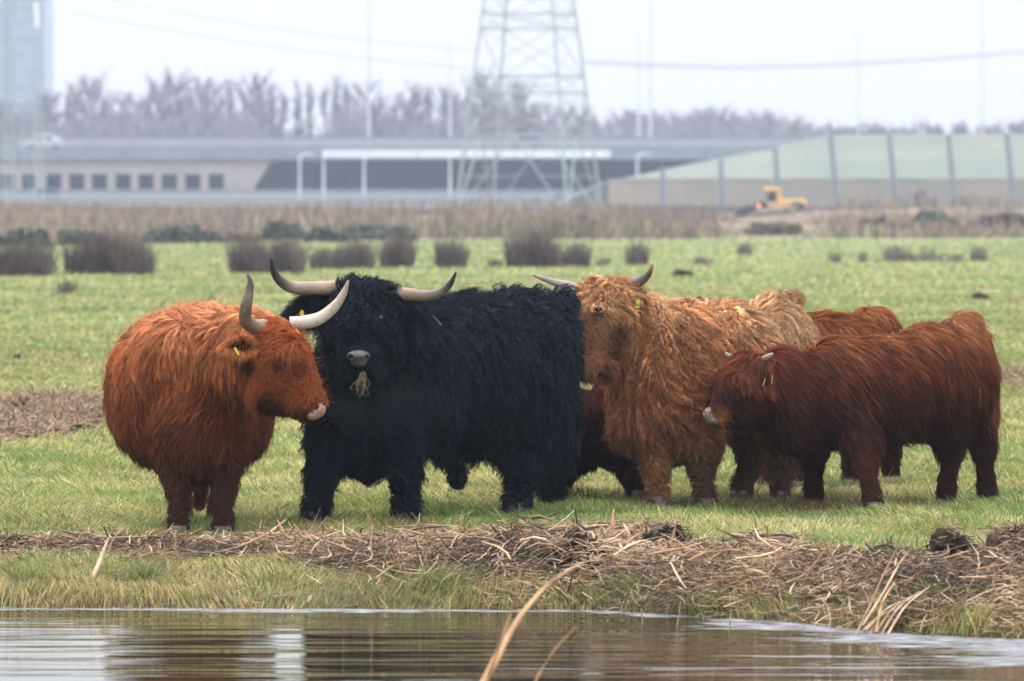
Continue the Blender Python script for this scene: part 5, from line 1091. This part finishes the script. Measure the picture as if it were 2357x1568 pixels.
# ------------------------------------------------------------------ bare trees behind the motorway
bark = M('winter_bark', tint=True, rough=.9)
def tree_mesh(seed, h_, sp_, n_b, upright, tw_r, purple):
    r = np.random.default_rng(seed); tr = []; zz_ = np.linspace(0, 1, 6)
    cx = np.cumsum(r.normal(size=6) * .012 * h_); tr.append(np.stack([cx, cx * 0, zz_ * h_ * .93], -1))
    trunk = tubes(np.array(tr), np.linspace(h_ * .022, h_ * .004, 6)[None], 6, np.array([[.17, .15, .14]]), True, 'trunk')
    P, W = [], []
    for i in range(n_b):
        z_ = h_ * (.10 + .82 * r.random()); a_ = r.random() * 6.283; L_ = sp_ * h_ * (1.05 - .72 * z_ / h_) * (.6 + .6 * r.random()); up_ = upright * (.8 + .5 * r.random())
        p0 = np.array([np.interp(z_, zz_ * h_ * .93, cx), 0, z_]); d_ = np.array([math.cos(a_), math.sin(a_), up_]); d_ /= np.linalg.norm(d_)
        p1 = p0 + d_ * L_ * .5; p2 = p1 + unit(d_ + np.array([0, 0, .35]) + r.normal(size=3) * .1) * L_ * .5
        P.append([p0, (p0 + p1) / 2, p1, p2]); W.append([h_ * .006, h_ * .005, h_ * .004, h_ * .0015])
        for j in range(9):
            q_ = r.random(); b_ = p0 + (p2 - p0) * (.2 + .8 * q_); e2 = unit(d_ + r.normal(size=3) * .55 + np.array([0, 0, .3])) * L_ * (.25 + .3 * r.random())
            P.append([b_, b_ + e2 * .35, b_ + e2 * .7, b_ + e2 + r.normal(size=3) * .01 * h_]); W.append([tw_r, tw_r, tw_r * .8, tw_r * .4])
    P = np.array(P); n_ = len(P); C = np.array(purple) * (.7 + .6 * r.random((n_, 1)))
    return trunk, tubes(P, np.array(W), 3, C, True, 'crown')
kinds = {'poplar': [tree_mesh(s_, 18, .20, 60, 2.2, .045, (.25, .235, .26)) for s_ in (1, 2, 3)], 'broad': [tree_mesh(s_, 14, .40, 75, .9, .05, (.22, .20, .235)) for s_ in (4, 5, 6)], 'scrub': [tree_mesh(s_, 8, .45, 60, 1.2, .05, (.17, .125, .13)) for s_ in (7, 8)]}
def tree(kind, u, vt, Y, label, group, r_):
    tk, cr_ = kinds[kind][r_.integers(len(kinds[kind]))]; h0 = {'poplar': 18, 'broad': 14, 'scrub': 8}[kind]; zt_ = zv(vt, Y); sc_ = zt_ / h0
    e_ = empty('bare_tree', ((u - 1178.5) * Y / F, Y, 0), label, 'tree', group, r_.random() * 6.28); e_.scale = (sc_ * .95, sc_ * .95, sc_)
    for nm, me_ in (('trunk', tk), ('crown', cr_)):
        o_2 = bpy.data.objects.new(nm, me_); COL.objects.link(o_2); o_2.parent = e_
        if not me_.materials: me_.materials.append(bark)
r_ = np.random.default_rng(21)
top_l = lambda u: np.interp(u, [0, 60, 110, 200, 330, 420, 600, 640, 760, 830, 900, 1000, 1100, 1180, 1260, 1340, 1380], [235, 232, 215, 188, 195, 180, 176, 180, 172, 178, 215, 200, 190, 170, 225, 235, 270])
for k_ in range(46):
    u_ = -30 + k_ * 31.0 + r_.uniform(-8, 8); tree('poplar' if (620 < u_ < 780 or k_ % 3 == 0) else 'broad', u_, top_l(u_) + r_.uniform(-6, 26), 820 + r_.uniform(0, 70), 'tall bare tree in the hazy row behind the viaduct, left of the dark wood', 'bare trees behind the viaduct', r_)
for k_ in range(30):
    u_ = 1370 + k_ * 18 + r_.uniform(-6, 6); vt_ = np.interp(u_, [1370, 1430, 1500, 1600, 1650, 1720, 1800, 1860, 1900], [285, 262, 262, 262, 250, 268, 270, 275, 298]) + r_.uniform(-4, 12)
    tree('broad', u_, vt_, 900 + r_.uniform(0, 60), 'bluish bare tree in the dark hazy wood right of the pylon', 'trees of the dark wood', r_)
for k_ in range(16):
    u_ = 1930 + k_ * 29 + r_.uniform(-9, 9); tree('scrub', u_, 292 + r_.uniform(-4, 12), 1000 + r_.uniform(0, 60), 'small distant bare tree showing over the green embankment', 'trees over the embankment', r_)
LM = [(0, 'at the left picture edge before the glass tower'), (90, 'beside the right side of the glass tower'), (150, 'above the second and third square openings'), (205, 'above the fourth square opening'), (258, 'above the fifth square opening'), (310, 'above the sixth square opening'), (363, 'above the seventh and eighth square openings'), (417, 'above the ninth square opening'), (471, 'above the last square openings'), (535, 'above the plain wall right of the last square opening'), (595, 'above the slanted end of the abutment'), (655, 'in the pale gap of the row'), (715, 'just right of the pale gap'), (790, 'left of the tall faint mast'), (850, 'at the foot of the tall faint mast'), (910, 'right of the tall faint mast'), (980, 'left of the shorter faint mast'), (1040, 'at the shorter faint mast'), (1100, 'at the pylon\'s left legs'), (1170, 'inside the left half of the pylon'), (1225, 'inside the middle of the pylon'), (1280, 'inside the right half of the pylon'), (1345, 'at the pylon\'s right legs'), (1410, 'at the left start of the dark wood'), (1490, 'beside the pair of faint masts'), (1550, 'in the dark wood right of the pair of masts'), (1600, 'in the dark wood left of its peak'), (1650, 'at the peak of the dark wood'), (1700, 'just right of the peak of the dark wood'), (1760, 'above the wheel loader'), (1810, 'on the falling right part of the dark wood'), (1860, 'at the right tip of the dark wood'), (1920, 'over the bend of the embankment'), (1975, 'at the mast over the embankment'), (2055, 'over the second tall dark post'), (2120, 'between the second and third tall dark posts'), (2191, 'over the third tall dark post'), (2261, 'at the mast near the right edge'), (2330, 'over the post nearest the right edge')]
import collections
tl = collections.defaultdict(list)
for o in list(COL.objects):
    if o.name.startswith('bare_tree'):
        u_ = o.location.x / o.location.y * F + 1178.5; tl[min(range(len(LM)), key=lambda i: abs(LM[i][0] - u_))].append((u_, o))
for i, lst in tl.items():
    lst.sort(key=lambda q: q[0]); n = len(lst)
    for j, (u_, o) in enumerate(lst):
        pre = 'hazy bare tree' if n == 1 else (['left', 'right'][j] if n == 2 else ['left', 'middle', 'right'][j] if n == 3 else ['first', 'second', 'third', 'last'][min(j, 3)]) + ' of the hazy bare trees'
        o['label'] = pre + ' ' + LM[i][1]
# dense undergrowth of the wood: reads as one mass
n_ = 26000; Xw = (-40 + 1480 * r_.random(n_)); vtop = top_l(Xw) + 55 + 30 * vn(Xw, Xw * 0, 34, 4) - np.where((Xw > 610) & (Xw < 760), -60, 0); Yw_ = 800 + 90 * r_.random(n_)
k2 = r_.random(n_) < .25; Xw = np.where(k2, 1370 + 560 * r_.random(n_), Xw); vtop = np.where(k2, np.interp(Xw, [1370, 1430, 1640, 1800, 1900, 1930], [300, 278, 270, 284, 300, 312]) + 12 * vn(Xw, Xw * 0, 20, 6), vtop)
zb = 3 * r_.random(n_); zt_ = CAMH + (453 - vtop) * Yw_ / F; z0_ = zb + (zt_ - zb) * r_.random(n_) ** 1.2 * .85; x_ = (Xw - 1178.5) * Yw_ / F; ll = .8 + 1.6 * r_.random(n_)
P = np.zeros((n_, 3, 3)); tt_ = np.array([0, .5, 1]); ln = r_.normal(size=(n_, 2)) * .45; P[..., 0] = x_[:, None] + ln[:, :1] * tt_ * ll[:, None]; P[..., 1] = Yw_[:, None] + ln[:, 1:] * tt_ * ll[:, None]; P[..., 2] = z0_[:, None] + ll[:, None] * tt_
C = np.array([.235, .215, .245]) * (.6 + .8 * r_.random((n_, 1)))
props(link('undergrowth', tubes(P, np.array([1, .9, .5])[None] * (.05 + .05 * r_.random((n_, 1))), 3, C, True, 'undergrowth'), bark), 'dense purplish winter undergrowth of the far wood', None, kind='stuff')

# ------------------------------------------------------------------ haze
hz = bpy.data.materials.new('haze'); hz.use_nodes = True; t = hz.node_tree; t.nodes.clear(); o_ = t.nodes.new('ShaderNodeOutputMaterial'); pv = t.nodes.new('ShaderNodeVolumePrincipled')
pv.inputs['Color'].default_value = (.72, .81, 1.0, 1); pv.inputs['Density'].default_value = .00034; t.links.new(pv.outputs[0], o_.inputs['Volume'])
props(link('haze', boxes([((0, 750, 33), (3100, 1700, 70))], 'haze'), hz), kind='stuff')
